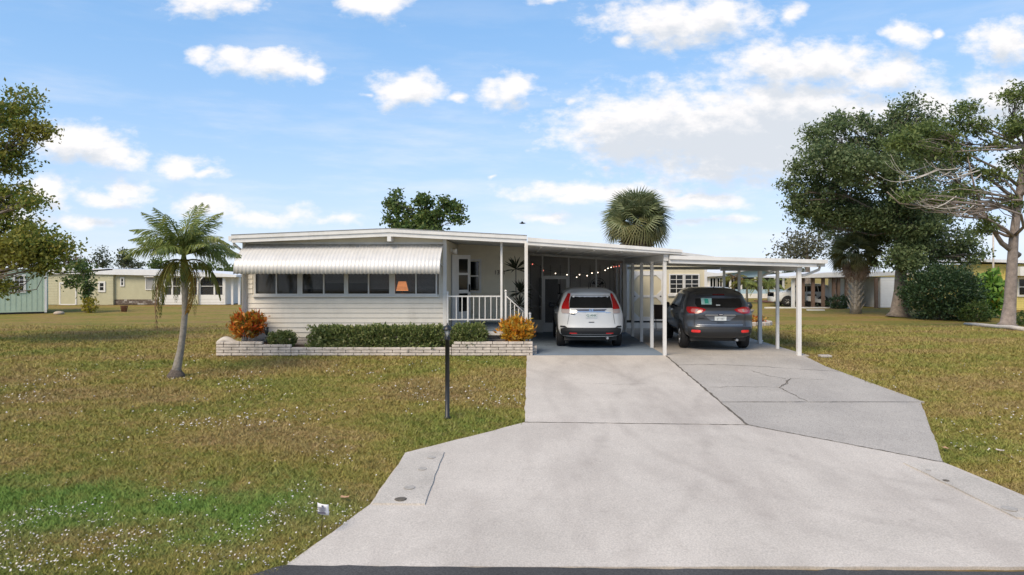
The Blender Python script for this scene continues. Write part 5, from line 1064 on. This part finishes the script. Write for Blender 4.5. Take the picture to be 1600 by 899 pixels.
# tan storage room
Y = 52.8; t = thing('tan_shed', 'tan sided shed with a wide white framed door at the left', 'shed', (px(126, Y), Y, GZ)); f = attach(t)
xa, xb = px(74, Y), px(177, Y); bx(f, 'wall', TAN, xa, Y, GZ, xb, Y+5, 1.86); boards(f, TAN, xa+.02, px(93, Y)-.15, Y, GZ+.05, 1.8); boards(f, TAN, px(120, Y)+.16, px(153, Y)-.14, Y, GZ+.05, 1.8); boards(f, TAN, px(166, Y)+.14, xb-.02, Y, GZ+.05, 1.8)
f(MB().prism_xz([(xa-.2, 1.861), (xb+.05, 2.25), (xb+.05, 2.36), (xa-.2, 1.97)][::-1], Y-.15, Y+5).build('roof', WROOF)); f(MB().prism_xz([(xa, 1.862), (xb, 1.862), (xb, 2.24)][::-1], Y, Y+.1).build('gable', TAN))
bx(f, 'door', TAN2, px(95, Y), Y-.03, GZ+.08, px(118, Y), Y-.001, pz(444, Y)); 
for a in ((93,95,442,478),(118,120,442,478)): bx(f, 'door_trim', WHITE, px(a[0], Y), Y-.05, GZ+.02, px(a[1], Y), Y-.001, pz(441.5, Y))
bx(f, 'door_trim', WHITE, px(95, Y)+.001, Y-.05, pz(444, Y)+.001, px(118, Y)-.001, Y-.001, pz(441.5, Y)); bx(f, 'door_trim', WHITE, px(95, Y)+.001, Y-.05, GZ+.0, px(118, Y)-.001, Y-.001, GZ+.079)
window_unit(f, px(156.5, Y), px(162.5, Y), pz(454, Y), pz(442.5, Y), Y, 1, 2, fw=.13, mull=.04, proud=.06)
# tan trailer with screen porch
Y = 53.0; t = thing('tan_trailer', 'tan mobile home with white roof and dark screened porch behind the palm', 'house', (px(215, Y), Y, GZ)); f = attach(t)
xa, xb, xc, xd = px(178, Y), px(250, Y), px(257, Y), px(350, Y)
bx(f, 'wall', TAN, xa, Y, GZ+.42, xb, Y+7, 1.95); bx(f, 'corner_trim', WHITE, xb+.001, Y-.04, GZ+.0, xb+.10, Y+.1, 1.95); bx(f, 'corner_trim', WHITE, xa-.1, Y-.04, GZ+.3, xa-.001, Y+.1, 1.95)
STN = M('dark_stone', (.13,.10,.08), .9, var=.3, scale=8); STM = M('mid_stone', (.22,.19,.165), .9, var=.25, scale=8); STP = M('pale_stone', (.36,.33,.30), .9, var=.2, scale=8)
bx(f, 'skirting', STN, xa, Y+.02, GZ, xb, Y+6.9, GZ+.419)
cache = {}
for r_ in range(3):
    x = xa + (.13 if r_ % 2 else 0); k = 0
    while x < xb-.3:
        m_ = random.choice((STP, STN, STN, STM))
        if m_.name not in cache: cache[m_.name] = MB().bbox(0,0,0,.25,.05,.13,.015).mesh('stone', m_)
        o = link('stone', cache[m_.name]); o.location = (x, Y-.03, GZ+.005+r_*.137); f(o); x += .262; k += 1
bx(f, 'rear_wall', TAN, px(75, Y), Y+7.01, GZ, px(300, Y), Y+7.2, 2.0)
f(MB().prism_xz([(px(70,Y), 2.0), (px(372,Y), 1.70), (px(372,Y), 1.86), (px(352,Y), 1.98), (px(240,Y), 2.28), (px(70,Y), 2.42)][::-1], Y-.35, Y+7.4).build('roof', WROOF))
window_unit(f, px(190, Y), px(193, Y), pz(446, Y), pz(435.5, Y), Y, 1, 2, fw=.09, mull=.04, proud=.06)
w_ = window_unit(f, px(229, Y), px(241, Y), pz(452, Y), pz(434, Y), Y, 1, 1, fw=.07, proud=.06, pane=GREYIN)
bx(f, 'window_hood', WHITE, px(228, Y), Y-.3, pz(433, Y), px(243, Y), Y-.061, pz(431.5, Y))
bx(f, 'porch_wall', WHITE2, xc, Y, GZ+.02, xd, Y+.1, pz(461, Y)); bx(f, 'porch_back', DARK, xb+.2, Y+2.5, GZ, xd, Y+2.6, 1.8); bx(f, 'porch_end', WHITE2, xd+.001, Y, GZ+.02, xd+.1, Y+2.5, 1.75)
for k, z in enumerate((468, 473)): bx(f, 'wall_joint', TRIM, xc, Y-.012, pz(z, Y), xd, Y-.001, pz(z, Y)+.03)
bx(f, 'wall_patch', TAN2, px(293.5, Y), Y-.03, GZ+.03, px(309.5, Y), Y-.013, pz(461.5, Y)); bx(f, 'porch_header', WHITE, xc, Y-.02, pz(434, Y), xd, Y+.1, pz(430.5, Y))
for x in (257.5, 269, 283, 297, 309, 312, 335, 349): bx(f, 'porch_post', WHITE, px(x, Y)-.06, Y-.015, pz(461, Y)+.001, px(x, Y)+.06, Y+.08, pz(434, Y)-.001)
bx(f, 'screen_rail', TRIM, xc+.07, Y+.02, pz(448, Y), xd-.07, Y+.06, pz(447, Y)); bx(f, 'screen', SCREEN, xc+.07, Y+.09, pz(461, Y)+.001, xd-.07, Y+.095, pz(434, Y)-.001)
f(MB().tube([(px(250.5,Y), Y-.1, 1.85), (px(250.5,Y), Y-.1, GZ+.25), (px(257,Y), Y-.15, GZ+.06)], .05, 6).build('downspout', WHITE)); f(MB().tube([(px(320,Y), Y-.3, 1.72), (px(311,Y), Y-.1, 1.3), (px(311,Y), Y-.1, GZ)], .05, 6).build('downspout', WHITE))
for x in (360, 371): bx(f, 'carport_post', WHITE, px(x, Y)-.08, Y+.3, GZ, px(x, Y)+.08, Y+.45, 1.69)
c_ = Vector((px(366, 62), 62, GZ+1.3)); bush('green_shrub', 'leafy green shrub between the tan porch and the white home', c_, (1.1,.9,1.35), 1500, .28, L_MID, clump=9, sig=.2)
# blue house
BLUE = M('pale_blue_siding', (.36,.50,.60), .6, var=.05); Y = 66.0
t = thing('blue_house', 'pale blue house with white porch seen between the carport posts', 'house', (px(1175, Y), Y, GZ)); f = attach(t)
xa, xb = px(1146, Y), px(1226, Y); zk_ = pz(459.5, Y)
bx(f, 'porch_wall', WHITE2, xa-2, Y, GZ, xb, Y+.15, pz(459, Y)); bx(f, 'wall_band', BLUE, xa-2, Y, pz(459, Y)+.001, xb, Y+.15, pz(452.5, Y)); bx(f, 'wall', BLUE, xa-2, Y+3, GZ, xb, Y+9, 1.75); bx(f, 'window_band', DGLASS, xa-1.9, Y+.06, pz(452.5, Y)+.002, xb-.05, Y+.1, pz(433.5, Y)-.002)
f(MB().prism_xz([(xa-2, pz(433.5, Y)), (xb, pz(433.5, Y)), (xb, pz(432, Y)), (px(1184, Y), pz(421.5, Y)), (xa-2, pz(431, Y))][::-1], Y, Y+.2).build('gable', BLUE))
f(MB().prism_xz([(xa-2.5, pz(430.5, Y)), (px(1184, Y), pz(421, Y)), (xb+.6, pz(432, Y)), (xb+.6, pz(430, Y)), (px(1184, Y), pz(419, Y)), (xa-2.5, pz(428.5, Y))][::-1], Y-.5, Y+9.3).build('roof', WROOF))
for x in (1141, 1158, 1180, 1190, 1211, 1224): bx(f, 'porch_post', WHITE, px(x, Y)-.10, Y-.03, pz(452.5, Y)+.001, px(x, Y)+.10, Y+.055, pz(433.5, Y)-.001)
Y = 60.0; t = thing('white_outbuilding', 'white outbuilding with striped windows beside the cream shed', 'shed', (px(1116, Y), Y, GZ)); f = attach(t)
bx(f, 'wall', WHITE2, px(1096, Y), Y, GZ, px(1131, Y), Y+4, pz(429, Y)); f(MB().prism_xz([(px(1094,Y), pz(433,Y)), (px(1094,Y), pz(424,Y)), (px(1132,Y), pz(429,Y)), (px(1132,Y), pz(431,Y))], Y-.4, Y+4.2).build('roof', WROOF))
window_unit(f, px(1109.5, Y), px(1118, Y), pz(453, Y), pz(434.5, Y), Y, 2, 1, fw=.1, mull=.06, proud=.08); window_unit(f, px(1120.5, Y), px(1128, Y), pz(453, Y), pz(434.5, Y), Y, 2, 1, fw=.1, mull=.06, proud=.08)
# white house with brown posted carport
BRW = M('bright_white_board', (.80,.80,.79), .5, var=.04)
Y = 50.0; t = thing('white_house', 'white house with an open carport on brown posts behind the palm', 'house', (px(1370, Y), Y, GZ)); f = attach(t)
bx(f, 'wall', WHITE, px(1362, Y), Y-1.2, GZ, px(1400, Y), Y+3, pz(433, Y)); boards(f, BRW, px(1363, Y), px(1400, Y), Y-1.2, GZ+.05, pz(434, Y), .19); bx(f, 'end_wall', WHITE2, px(1301, Y+3), Y+3.0, GZ, px(1362, Y+3), Y+3.2, pz(432, Y)); bx(f, 'inner_wall', BRW, px(1301, Y), Y+.5, GZ, px(1345, Y), Y+.7, pz(433, Y))
f(MB().prism_xz([(px(1221,Y), pz(434.5,Y)), (px(1221,Y), pz(432,Y)), (px(1280,Y), pz(426,Y)), (px(1410,Y), pz(424,Y)), (px(1410,Y), pz(429,Y)), (px(1330,Y), pz(432.5,Y))], Y-1.32, Y+5).build('roof', WROOF)); bx(f, 'beam', WOOD, px(1258, Y), Y-.9, pz(435.2, Y), px(1330, Y), Y-.75, pz(432.7, Y))
for x, yb in ((1231.5,476),(1246.5,477),(1262,477),(1277.5,478),(1294,478.5),(1301,478),(1313.5,478.5),(1354,481)): bx(f, 'carport_post', WOOD if x != 1231.5 else WHITE, px(x, Y)-.10, Y-1.0 if x < 1340 else Y-1.45, GZ, px(x, Y)+.10, Y-.8 if x < 1340 else Y-1.25, pz(434.5, Y))
window_unit(f, px(1309, Y), px(1311, Y), pz(454, Y), pz(441, Y), Y+.5, 1, 2, fw=.05, mull=.2, proud=.06, pane=DARK)
set_props(MB().box(px(1195, 48.5), 48.3, GZ-.05, px(1335, 48.5), 48.6, GZ+.06).build('kerb_strip', WHITE2), 'low pale edging strip in front of the brown posted carport', kind='structure')
set_props(MB().box(px(1262, 45.6), 45.5, GZ-.05, px(1288, 45.6), 45.8, GZ+.05).build('edging_slab', WHITE2), 'short pale slab lying in the grass before the far carport', 'slab')
# far vehicle under that carport, seen from its side
sp3 = dict(sp1); sp3['paint'] = PW
v = Car('parked_car', 'white car parked far back under the brown posted carport', (px(1300, 51.2), 51.4, GZ), R(90), sp3); v.common(); v.rear('rear_window', v.fine([(1.13,-.60,.60),(1.45,-.545,.545)]), DGLASS)
# motorcycle-like scooter in front of it: white panels, black wheels
gc = thing('scooter', 'white and black scooter parked in front of the far white car', 'scooter', (px(1277, 49.8), 49.8, GZ), 0)
for x in (-.62, .62): o = MB().lathe([(.18,-.06),(.25,-.06),(.27,0),(.25,.06),(.18,.06)], 20, axis='Y').build('wheel', RUB, gc); o.location = (x, 0, .27)
MB().prism_xz([(-.75,.45),(-.2,.35),(.3,.30),(.55,.55),(.45,.95),(.38,.95),(.35,.6),(0,.55),(-.2,.78),(-.7,.80)][::-1], -.16, .16).build('body_panel', PW, gc); MB().bbox(-.7,-.14,.80,-.1,.14,.92,.04).build('seat', PLAST, gc); MB().tube([(.42,-.3,1.05),(.40,0,1.0),(.42,.3,1.05)], .02, 6).build('handlebar', BLACKM, gc); MB().tube([(.40,0,1.0),(.62,0,.27)], .03, 6).build('fork', BLACKM, gc)
# yellow house
YEL = M('yellow_siding', (.62,.52,.16), .6, var=.05); Y = 46.0
t = thing('yellow_house', 'yellow sided house with white roof behind the pale trunk', 'house', (px(1560, Y), Y, GZ)); f = attach(t)
bx(f, 'wall', YEL, px(1521, Y), Y, GZ, px(1760, Y), Y+5, pz(413, Y)); boards(f, YEL, px(1522, Y), px(1700, Y), Y, GZ+.1, pz(414, Y), .16); f(MB().prism_xz([(px(1508,Y), pz(409,Y)), (px(1640,Y), pz(413,Y)), (px(1640,Y), pz(409.5,Y)), (px(1560,Y), pz(406,Y)), (px(1508,Y), pz(405,Y))][::-1], Y-.6, Y+5.2).build('roof', WROOF))
bx(f, 'white_awning', WHITE, px(1574, Y), Y-1.2, pz(431, Y), px(1640, Y), Y-.02, pz(417, Y)); window_unit(f, px(1591, Y), px(1612, Y), pz(461, Y), pz(436, Y), Y-.02, 2, 2, fw=.12, mull=.08, proud=.08)
up_ = thing('utility_pole', 'thin pale utility pole behind the dark oak foliage', 'pole', (px(1552, 44), 44, GZ)); MB().tube([(0,0,0),(0,0,pz(352,44)-GZ)], [.07,.05], 8).build('pole', BARKW, up_); MB().box(-.3,-.04,pz(362,44)-GZ,.3,.04,pz(362,44)-GZ+.08).build('cross_arm', BARKW, up_)
# trees and shrubs far behind
far = [(118,410,95,16,9,L_RUST,'rust brown leafless looking tree beyond the tan shed'),(160,403,100,12,16,L_FAR,'thin wispy tree beyond the tan roof, left of the palm'),(205,412,110,22,7,L_FAR,'low far tree line clump above the tan roof'),(195,402,98,7,13,L_FAR,'sparse upright tree poking above the tan roof'),(250,412,90,14,9,L_MID,'dark far tree just left of the palm crown'),
       (318,417,85,20,8,L_MID,'low green far tree above the screened porch roof'),(355,424,85,16,8,L_MID,'green far tree right of the porch posts'),(1243,424,95,17,9,L_FAR,'dark rounded far tree right of the blue house'),(1210,438,80,14,8,L_MID,'dark shrub tree beside the blue house')]
for x, y, Y, rx, ry, lm, lab in far:
    b_ = Vector((px(x, Y), Y, G(Y))); tree('far_tree', lab, b_, [b_, b_.lerp(pt(x, y, Y), .55), pt(x, y, Y)], .14, [B(x, y, Y, rx, ry, 26), B(x-rx*.5, y+ry*.5, Y, rx*.6, ry*.5, 8), B(x+rx*.5, y+ry*.4, Y, rx*.6, ry*.5, 8)], lm, leaf=.34, per=16, sig=.36, group='far trees beyond the houses')
def small_palm(name, label, x, yb, yt, Y, mats, L, n):
    b_ = Vector((px(x, Y), Y, G(Y))); tp = pt(x, yt, Y)-b_; t = thing(name, label, 'palm', b_); MB().tube([(0,0,-.05), tp*.5, tp], [.12,.09,.08], 8).build('trunk', BARKP, t)
    ms = [pinnate('frond', m_, L, d, nl=16, ll=L*.32, w=.07, hang=.8) for m_ in mats for d in (.4, .9)]
    for i in range(n): link('frond', ms[i % len(ms)], t, tp, (0, -random.uniform(-.2,.8), R(i*137.5)))
small_palm('garden_palm', 'yellowing garden palm in front of the blue house', 1167, 470, 444, 56, [FR_O, FR_G], 1.5, 16)
small_palm('garden_palm', 'dark green garden palm in front of the blue house', 1201, 466, 446, 60, [FR_G], 1.7, 16)
small_palm('garden_palm', 'brown drooping garden palm beside the white outbuilding', 1147, 470, 436, 57, [FR_O, FR_B], 1.2, 12)
bed = MB(); bed.prism([(px(1190,58),57),(px(1236,58),57),(px(1236,58),60),(px(1190,58),60)], GZ-.02, GZ+.05); set_props(bed.build('mulch_bed', M('red_mulch', (.14,.055,.035), .95, var=.3, scale=9)), 'reddish mulch bed around the dark garden palm', kind='structure')

# ------------------------------------------------------------------ small things in the yard
lp = gp(699, 660); lp = Vector((px(699, 11.6), 11.6, G(11.6)))
lm_ = thing('lamp_post', 'black metal lamp post with lantern standing in the front lawn', 'lamp post', lp); k = 11.6/F
zt_ = (660-512)*k; zl = (660-534)*k
MB().lathe([(.052,-.05),(.052,.02),(.038,.03),(.038,zl-.06),(.048,zl-.055),(.048,zl-.02),(.03,zl)], 16).build('post', BLACKM, lm_)
lg = glass('lantern_glass', (.6,.6,.58), see=.45, rough=.2); lh = MB()
for a in range(4):
    an = R(45+90*a); lh.tube([(.034*math.cos(an), .034*math.sin(an), zl-.01), (.064*math.cos(an), .064*math.sin(an), zl+.125)], .006, 5)
lh.lathe([(.05,zl-.015),(.05,zl+.005)], 16); lh.build('lantern_frame', BLACKM, lm_, kind='stuff'); MB().lathe([(.030,zl+.006),(.056,zl+.12)], 4).build('lantern_glass', lg, lm_)
MB().lathe([(.082,zl+.121),(.078,zl+.14),(.045,zl+.19),(.012,zl+.205),(.014,zl+.22),(.004,zt_)], 16).build('lantern_roof', BLACKM, lm_); MB().lathe([(.018,zl+.02),(.018,zl+.07),(.004,zl+.09)], 10).build('bulb', PLATE, lm_)
# solar torch in the planter
tp_ = pt(416.5, 538, 17.75); to = thing('solar_torch', 'black solar torch light on a stake in the planter', 'light', tp_); s = 17.75/F
MB().tube([(0,0,-.1),(0,0,15*s)], .014, 8).build('stake', BLACKM, to); MB().lathe([(.018,14*s),(.035,16*s),(.055,21*s),(.052,25*s)], 14).build('torch_head', BLACKM, to); MB().lathe([(.030,17*s),(.045,21.5*s),(.042,24.5*s)], 10).build('lens', PLAST, to); MB().lathe([(.058,25*s),(.058,26*s),(.04,27*s)], 14).build('cap', BLACKM, to)
# pale rounded stone at the planter's left end
st = MB(); rows = []
for i in range(9):
    q = i/8; x = px(340, 17.75) + q*(px(377, 17.75)-px(340, 17.75)); r = .12*math.sin(math.pi*(.12+.80*q))**.6*(1.15-.5*q); zc = .30+.10*math.sin(math.pi*min(1, q*1.3))*(1-q*.4); rows.append([(x, 17.75+r*1.1*math.cos(2*math.pi*k/12), zc+r*.72*math.sin(2*math.pi*k/12)) for k in range(13)])
st.grid(rows); set_props(st.build('garden_ornament', M('pale_cast_stone', (.50,.46,.40), .9, var=.15, bump=.4)), 'pale curved stone ornament lying on the left end of the planter', 'ornament')
# little yard sign by the apron
sg = gp(502, 836); Yg = sg.y; k = Yg/F; sgn = thing('yard_sign', 'small white yard sign on a thin stake beside the driveway apron', 'sign', sg, R(-14))
MB().tube([(0,0,-.05),(.012,0,33*k),(.02,0,48*k)], .004, 6).build('stake', BLACKM, sgn)
rows = [[(.02+(-.065+.13*i/6), -.012+.02*(2*i/6-1)**2-.01*j, (33+17*j)*k - .012*(i/6)) for i in range(7)] for j in (0,.25,.5,.75,1)]
plate_ = MB().grid(rows).build('panel', M('sign_white', (.74,.74,.76), .5, var=.03), sgn); md = plate_.modifiers.new('s', 'SOLIDIFY'); md.thickness = .003
INK = M('sign_ink', (.10,.10,.14), .7)
for z, a, b, h in ((.20,-.045,.045,.016),(.28,-.035,.035,.007),(.40,-.03,.035,.004),(.50,-.045,.045,.004),(.60,-.04,.045,.004),(.70,-.05,.05,.005),(.84,.0,.018,.016)):
    zz = (33+17*z)*k; MB().box(.02+a, -.030, zz-h/2-.005, .02+b, -.026, zz+h/2-.005).build('printed_line', INK, sgn)
# odds and ends
q = gp(194, 487); pt_ = thing('flower_pot', 'small brown pot standing alone in the far left lawn', 'pot', q); MB().lathe([(.16,0),(.22,.36),(.24,.38),(.2,.38),(.19,.30)], 14).build('pot', M('brown_clay', (.20,.10,.06), .85), pt_); MB().lathe([(.19,.30),(.01,.33)], 12).build('soil', SOIL, pt_)
q = gp(92, 491); rk = MB()
for i, (a, b, c_) in enumerate(((0,0,.16),)): rk.sphere((0,0,.05), .30, 9, 6, .45)
o = rk.build('stone', M('pale_rock', (.44,.36,.28), .9, var=.2, bump=.6)); o.location = q; set_props(o, 'flat pale rock lying before the green shed', 'rock')
for i, (x, y, lab) in enumerate(((1320,723-5,'curled tan dry leaf on the grass beside the grey corner slab'),(1562,708,'pale dry leaf lying in the right lawn'),(538,774+8,'tan dry leaf lying in the green strip by the apron'),(704,609,'pale dry leaf on the grass beside the lamp post'))):
    q = gp(x if i else 1477, y if i else 704); m_ = MB(); m_.grid([[(.05*u-.0, .085*v*(1-.0*u), .045+.02*u*u+.015*v*v) for u in (-1,0,1)] for v in (-1,-.4,.4,1)])
    for j in range(len(m_.v)): pass
    o = m_.build('dry_leaf', M('dry_leaf_tan', (.42,.25,.14) if i in (0,2) else (.60,.52,.46), .8)); o.location = q; o.scale = (.6,.6,.6); o.rotation_euler = (0,0,R(40*i)); set_props(o, lab, 'leaf')
# garden corner right of the dark SUV: urn fountain and round bed
q = Vector((px(1170, 32), 32, G(32))); fo = thing('urn_ornament', 'dark topped stone urn on a low round bed beside the dark SUV', 'ornament', q)
MB().lathe([(.26,0),(.26,.08),(.10,.16),(.09,.42),(.22,.62),(.24,.70),(.20,.70)], 16).build('urn', M('grey_stone', (.30,.27,.24), .9, var=.2), fo); MB().sphere((0,0,.86), .17, 12, 8).build('ball', BLACKM, fo)
rb = thing('flower_bed', 'low round stone edged bed with reddish plants beside the dark SUV', 'flower bed', (px(1172, 30.6), 30.6, G(30.6)))
for i in range(18): a = 2*math.pi*i/18; o = MB().bbox(-.13,-.09,0,.13,.09,.20,.03).build('edging_stone', BRICKS, rb); o.location = (math.cos(a)*.85, math.sin(a)*.85, 0); o.rotation_euler = (0,0,a+R(90))
MB().lathe([(.80,0),(.78,.14),(.01,.18)], 18).build('soil', SOIL, rb); P_ = np.column_stack([RNG.uniform(-.6,.6,260), RNG.uniform(-.6,.6,260), RNG.uniform(.15,.42,260)]); link('red_plants', fast_quads('red_plants', leaf_quads(P_, .13), L_CROT1), rb, kind='stuff')
lg_ = [gp(x, y) for x, y in ((1507,508),(1524,509),(1542,511),(1560,512.5),(1580,514.5),(1602,517))]
lt = thing('fallen_log', 'pale weathered log edging the bed below the pale trunk', 'log', lg_[0]); MB().tube([p+Vector((0,0,.05+random.uniform(-.01,.015)))-lg_[0] for p in lg_], [.05,.075,.08,.075,.085,.08], 8).build('log', BARKW, lt)
q = gp(1289, 557); o = MB().bbox(-.14,-.11,-.02,.14,.11,.035,.01).build('paving_stone', CONC2); o.location = q; set_props(o, 'small pale paving stone in the grass beside the front carport post', 'paving stone')
# a bird far off above the roofs
bd = thing('bird', 'small dark bird flying above the carport roof', 'bird', pt(816, 349, 46)); MB().lathe([(.004,-.22),(.05,-.08),(.06,.04),(.035,.14),(.03,.18),(.002,.24)], 10, axis='X').build('body', BLACKM, bd)
for sg_ in (-1, 1): MB().add([(-.05,0,.02),(.08,0,.02),(.04,sg_*.26,.10),(-.06,sg_*.26,.09),(-.10,sg_*.5,.03)], [(0,1,2,3),(3,2,4)]).build('wing', BLACKM, bd)

# ------------------------------------------------------------------ lawn grass: blades where they show, tiny white blossoms
def inside(poly, X, Yv):
    r = np.zeros(len(X), bool); n = len(poly)
    for i in range(n):
        x0, y0 = poly[i][:2]; x1_, y1_ = poly[(i+1) % n][:2]; c = ((y0 > Yv) != (y1_ > Yv)) & (X < (x1_-x0)*(Yv-y0)/(y1_-y0+1e-12)+x0); r ^= c
    return r
keep_out = [[(A_ul.x, YC), (B_r0.x, YC), (px(1290,gp(1290,573).y), gp(1290,573).y), (B_r1.x, B_r1.y), (A_r1.x, A_r1.y), (A_r2.x, A_r2.y), (A_r3.x, 6.0), (A_l3.x-.05, 6.0), (A_l3.x, A_l3.y), (A_l2.x, A_l2.y), (A_l1.x, A_l1.y), (A_ul.x, A_ul.y)], [(px(337, YP)-.02, YP), (x4+.3, YP), (x4+.3, 33), (XL-.02, 33), (px(337, YP)-.02, YW)], [(.1, YP-.1), (7.4, YP-.1), (7.4, 26), (.1, 26)]]
def Gv(y): return np.array([G(v) for v in y])
def scatter(n, y0, y1, power):
    u = RNG.random(n); Yv = (y0**power + u*(y1**power-y0**power))**(1/power); X = (RNG.uniform(-90, 1690, n)-CX)*Yv/F
    ok = np.ones(n, bool)
    for p in keep_out: ok &= ~inside(p, X+RNG.normal(0, .03, n), Yv+RNG.normal(0, .035, n))
    ok &= Yv > 6.22
    ok &= RNG.random(n) < np.clip((34-Yv)/15, 0, 1)
    return X[ok], Yv[ok]
def vnoise(X, Yv, s, seed):
    r = np.random.default_rng(seed); t = r.random((64, 64)); a, b = X*s, Yv*s; i, j = np.floor(a).astype(int), np.floor(b).astype(int); fa, fb = a-i, b-j; fa = fa*fa*(3-2*fa); fb = fb*fb*(3-2*fb)
    g = lambda p, q_: t[p % 64, q_ % 64]; return (g(i,j)*(1-fa)+g(i+1,j)*fa)*(1-fb)+(g(i,j+1)*(1-fa)+g(i+1,j+1)*fa)*fb
def grass():
    X, Yv = scatter(470000, 6.22, 34, -.35); n = len(X); z = Gv(Yv)-.022; a = RNG.random(n)*6.283; k = np.clip(Yv/9, .8, 2.0); dens = vnoise(X, Yv, 1.3, 3)
    h = (.020+.032*RNG.random(n))*(.65+.7*dens)*(.85+.25*k); w = .0062*k*(.7+.6*RNG.random(n)); lean = (.5+1.2*RNG.random(n))*h; b = RNG.random(n)*6.283
    base = np.column_stack([X, Yv, z]); e = np.column_stack([np.cos(a)*w, np.sin(a)*w, np.zeros(n)]); tip = base+np.column_stack([np.cos(b)*lean, np.sin(b)*lean, h])
    V = np.stack([base-e, base+e, tip+e*.25], axis=1); o = link('lawn_grass', fast_quads('lawn_grass', V, BLADE, 3)); set_props(o, 'short patchy grass blades of the front lawn', 'grass', kind='stuff')
    # low white blossoms in drifts
    X, Yv = scatter(60000, 6.25, 20, -.6); p = vnoise(X, Yv, .7, 5)*.55+vnoise(X, Yv, 2.6, 6)*.45; wgt = np.where(X < 0, 1.0, .45)*np.clip(1.25-(Yv-8)/9, .12, 1.1)
    ok = RNG.random(len(X)) < np.clip((p-.50)*2.6, .012, 1)*wgt*.45; X, Yv = X[ok], Yv[ok]; n = len(X); C = np.column_stack([X, Yv, Gv(Yv)+.018+.03*RNG.random(n)])
    s = (.006+.009*RNG.random(n))[:, None]*np.clip(Yv/8.5, .9, 1.5)[:, None]; D1 = unit(n); D1[:, 2] *= .35; D1 /= np.linalg.norm(D1, axis=1, keepdims=True); D2 = np.cross(D1, unit(n)*.4+np.array([0,-.5,1.])); D2 /= np.linalg.norm(D2, axis=1, keepdims=True)
    V = np.stack([C-D1*s, C-D2*s*.8, C+D1*s, C+D2*s*.8], axis=1); o = link('lawn_blossoms', fast_quads('lawn_blossoms', V, M('white_blossom', (.52,.49,.47), .8, var=.25, scale=30), 4)); set_props(o, 'tiny white blossoms scattered through the front lawn', 'flowers', kind='stuff')
grass()
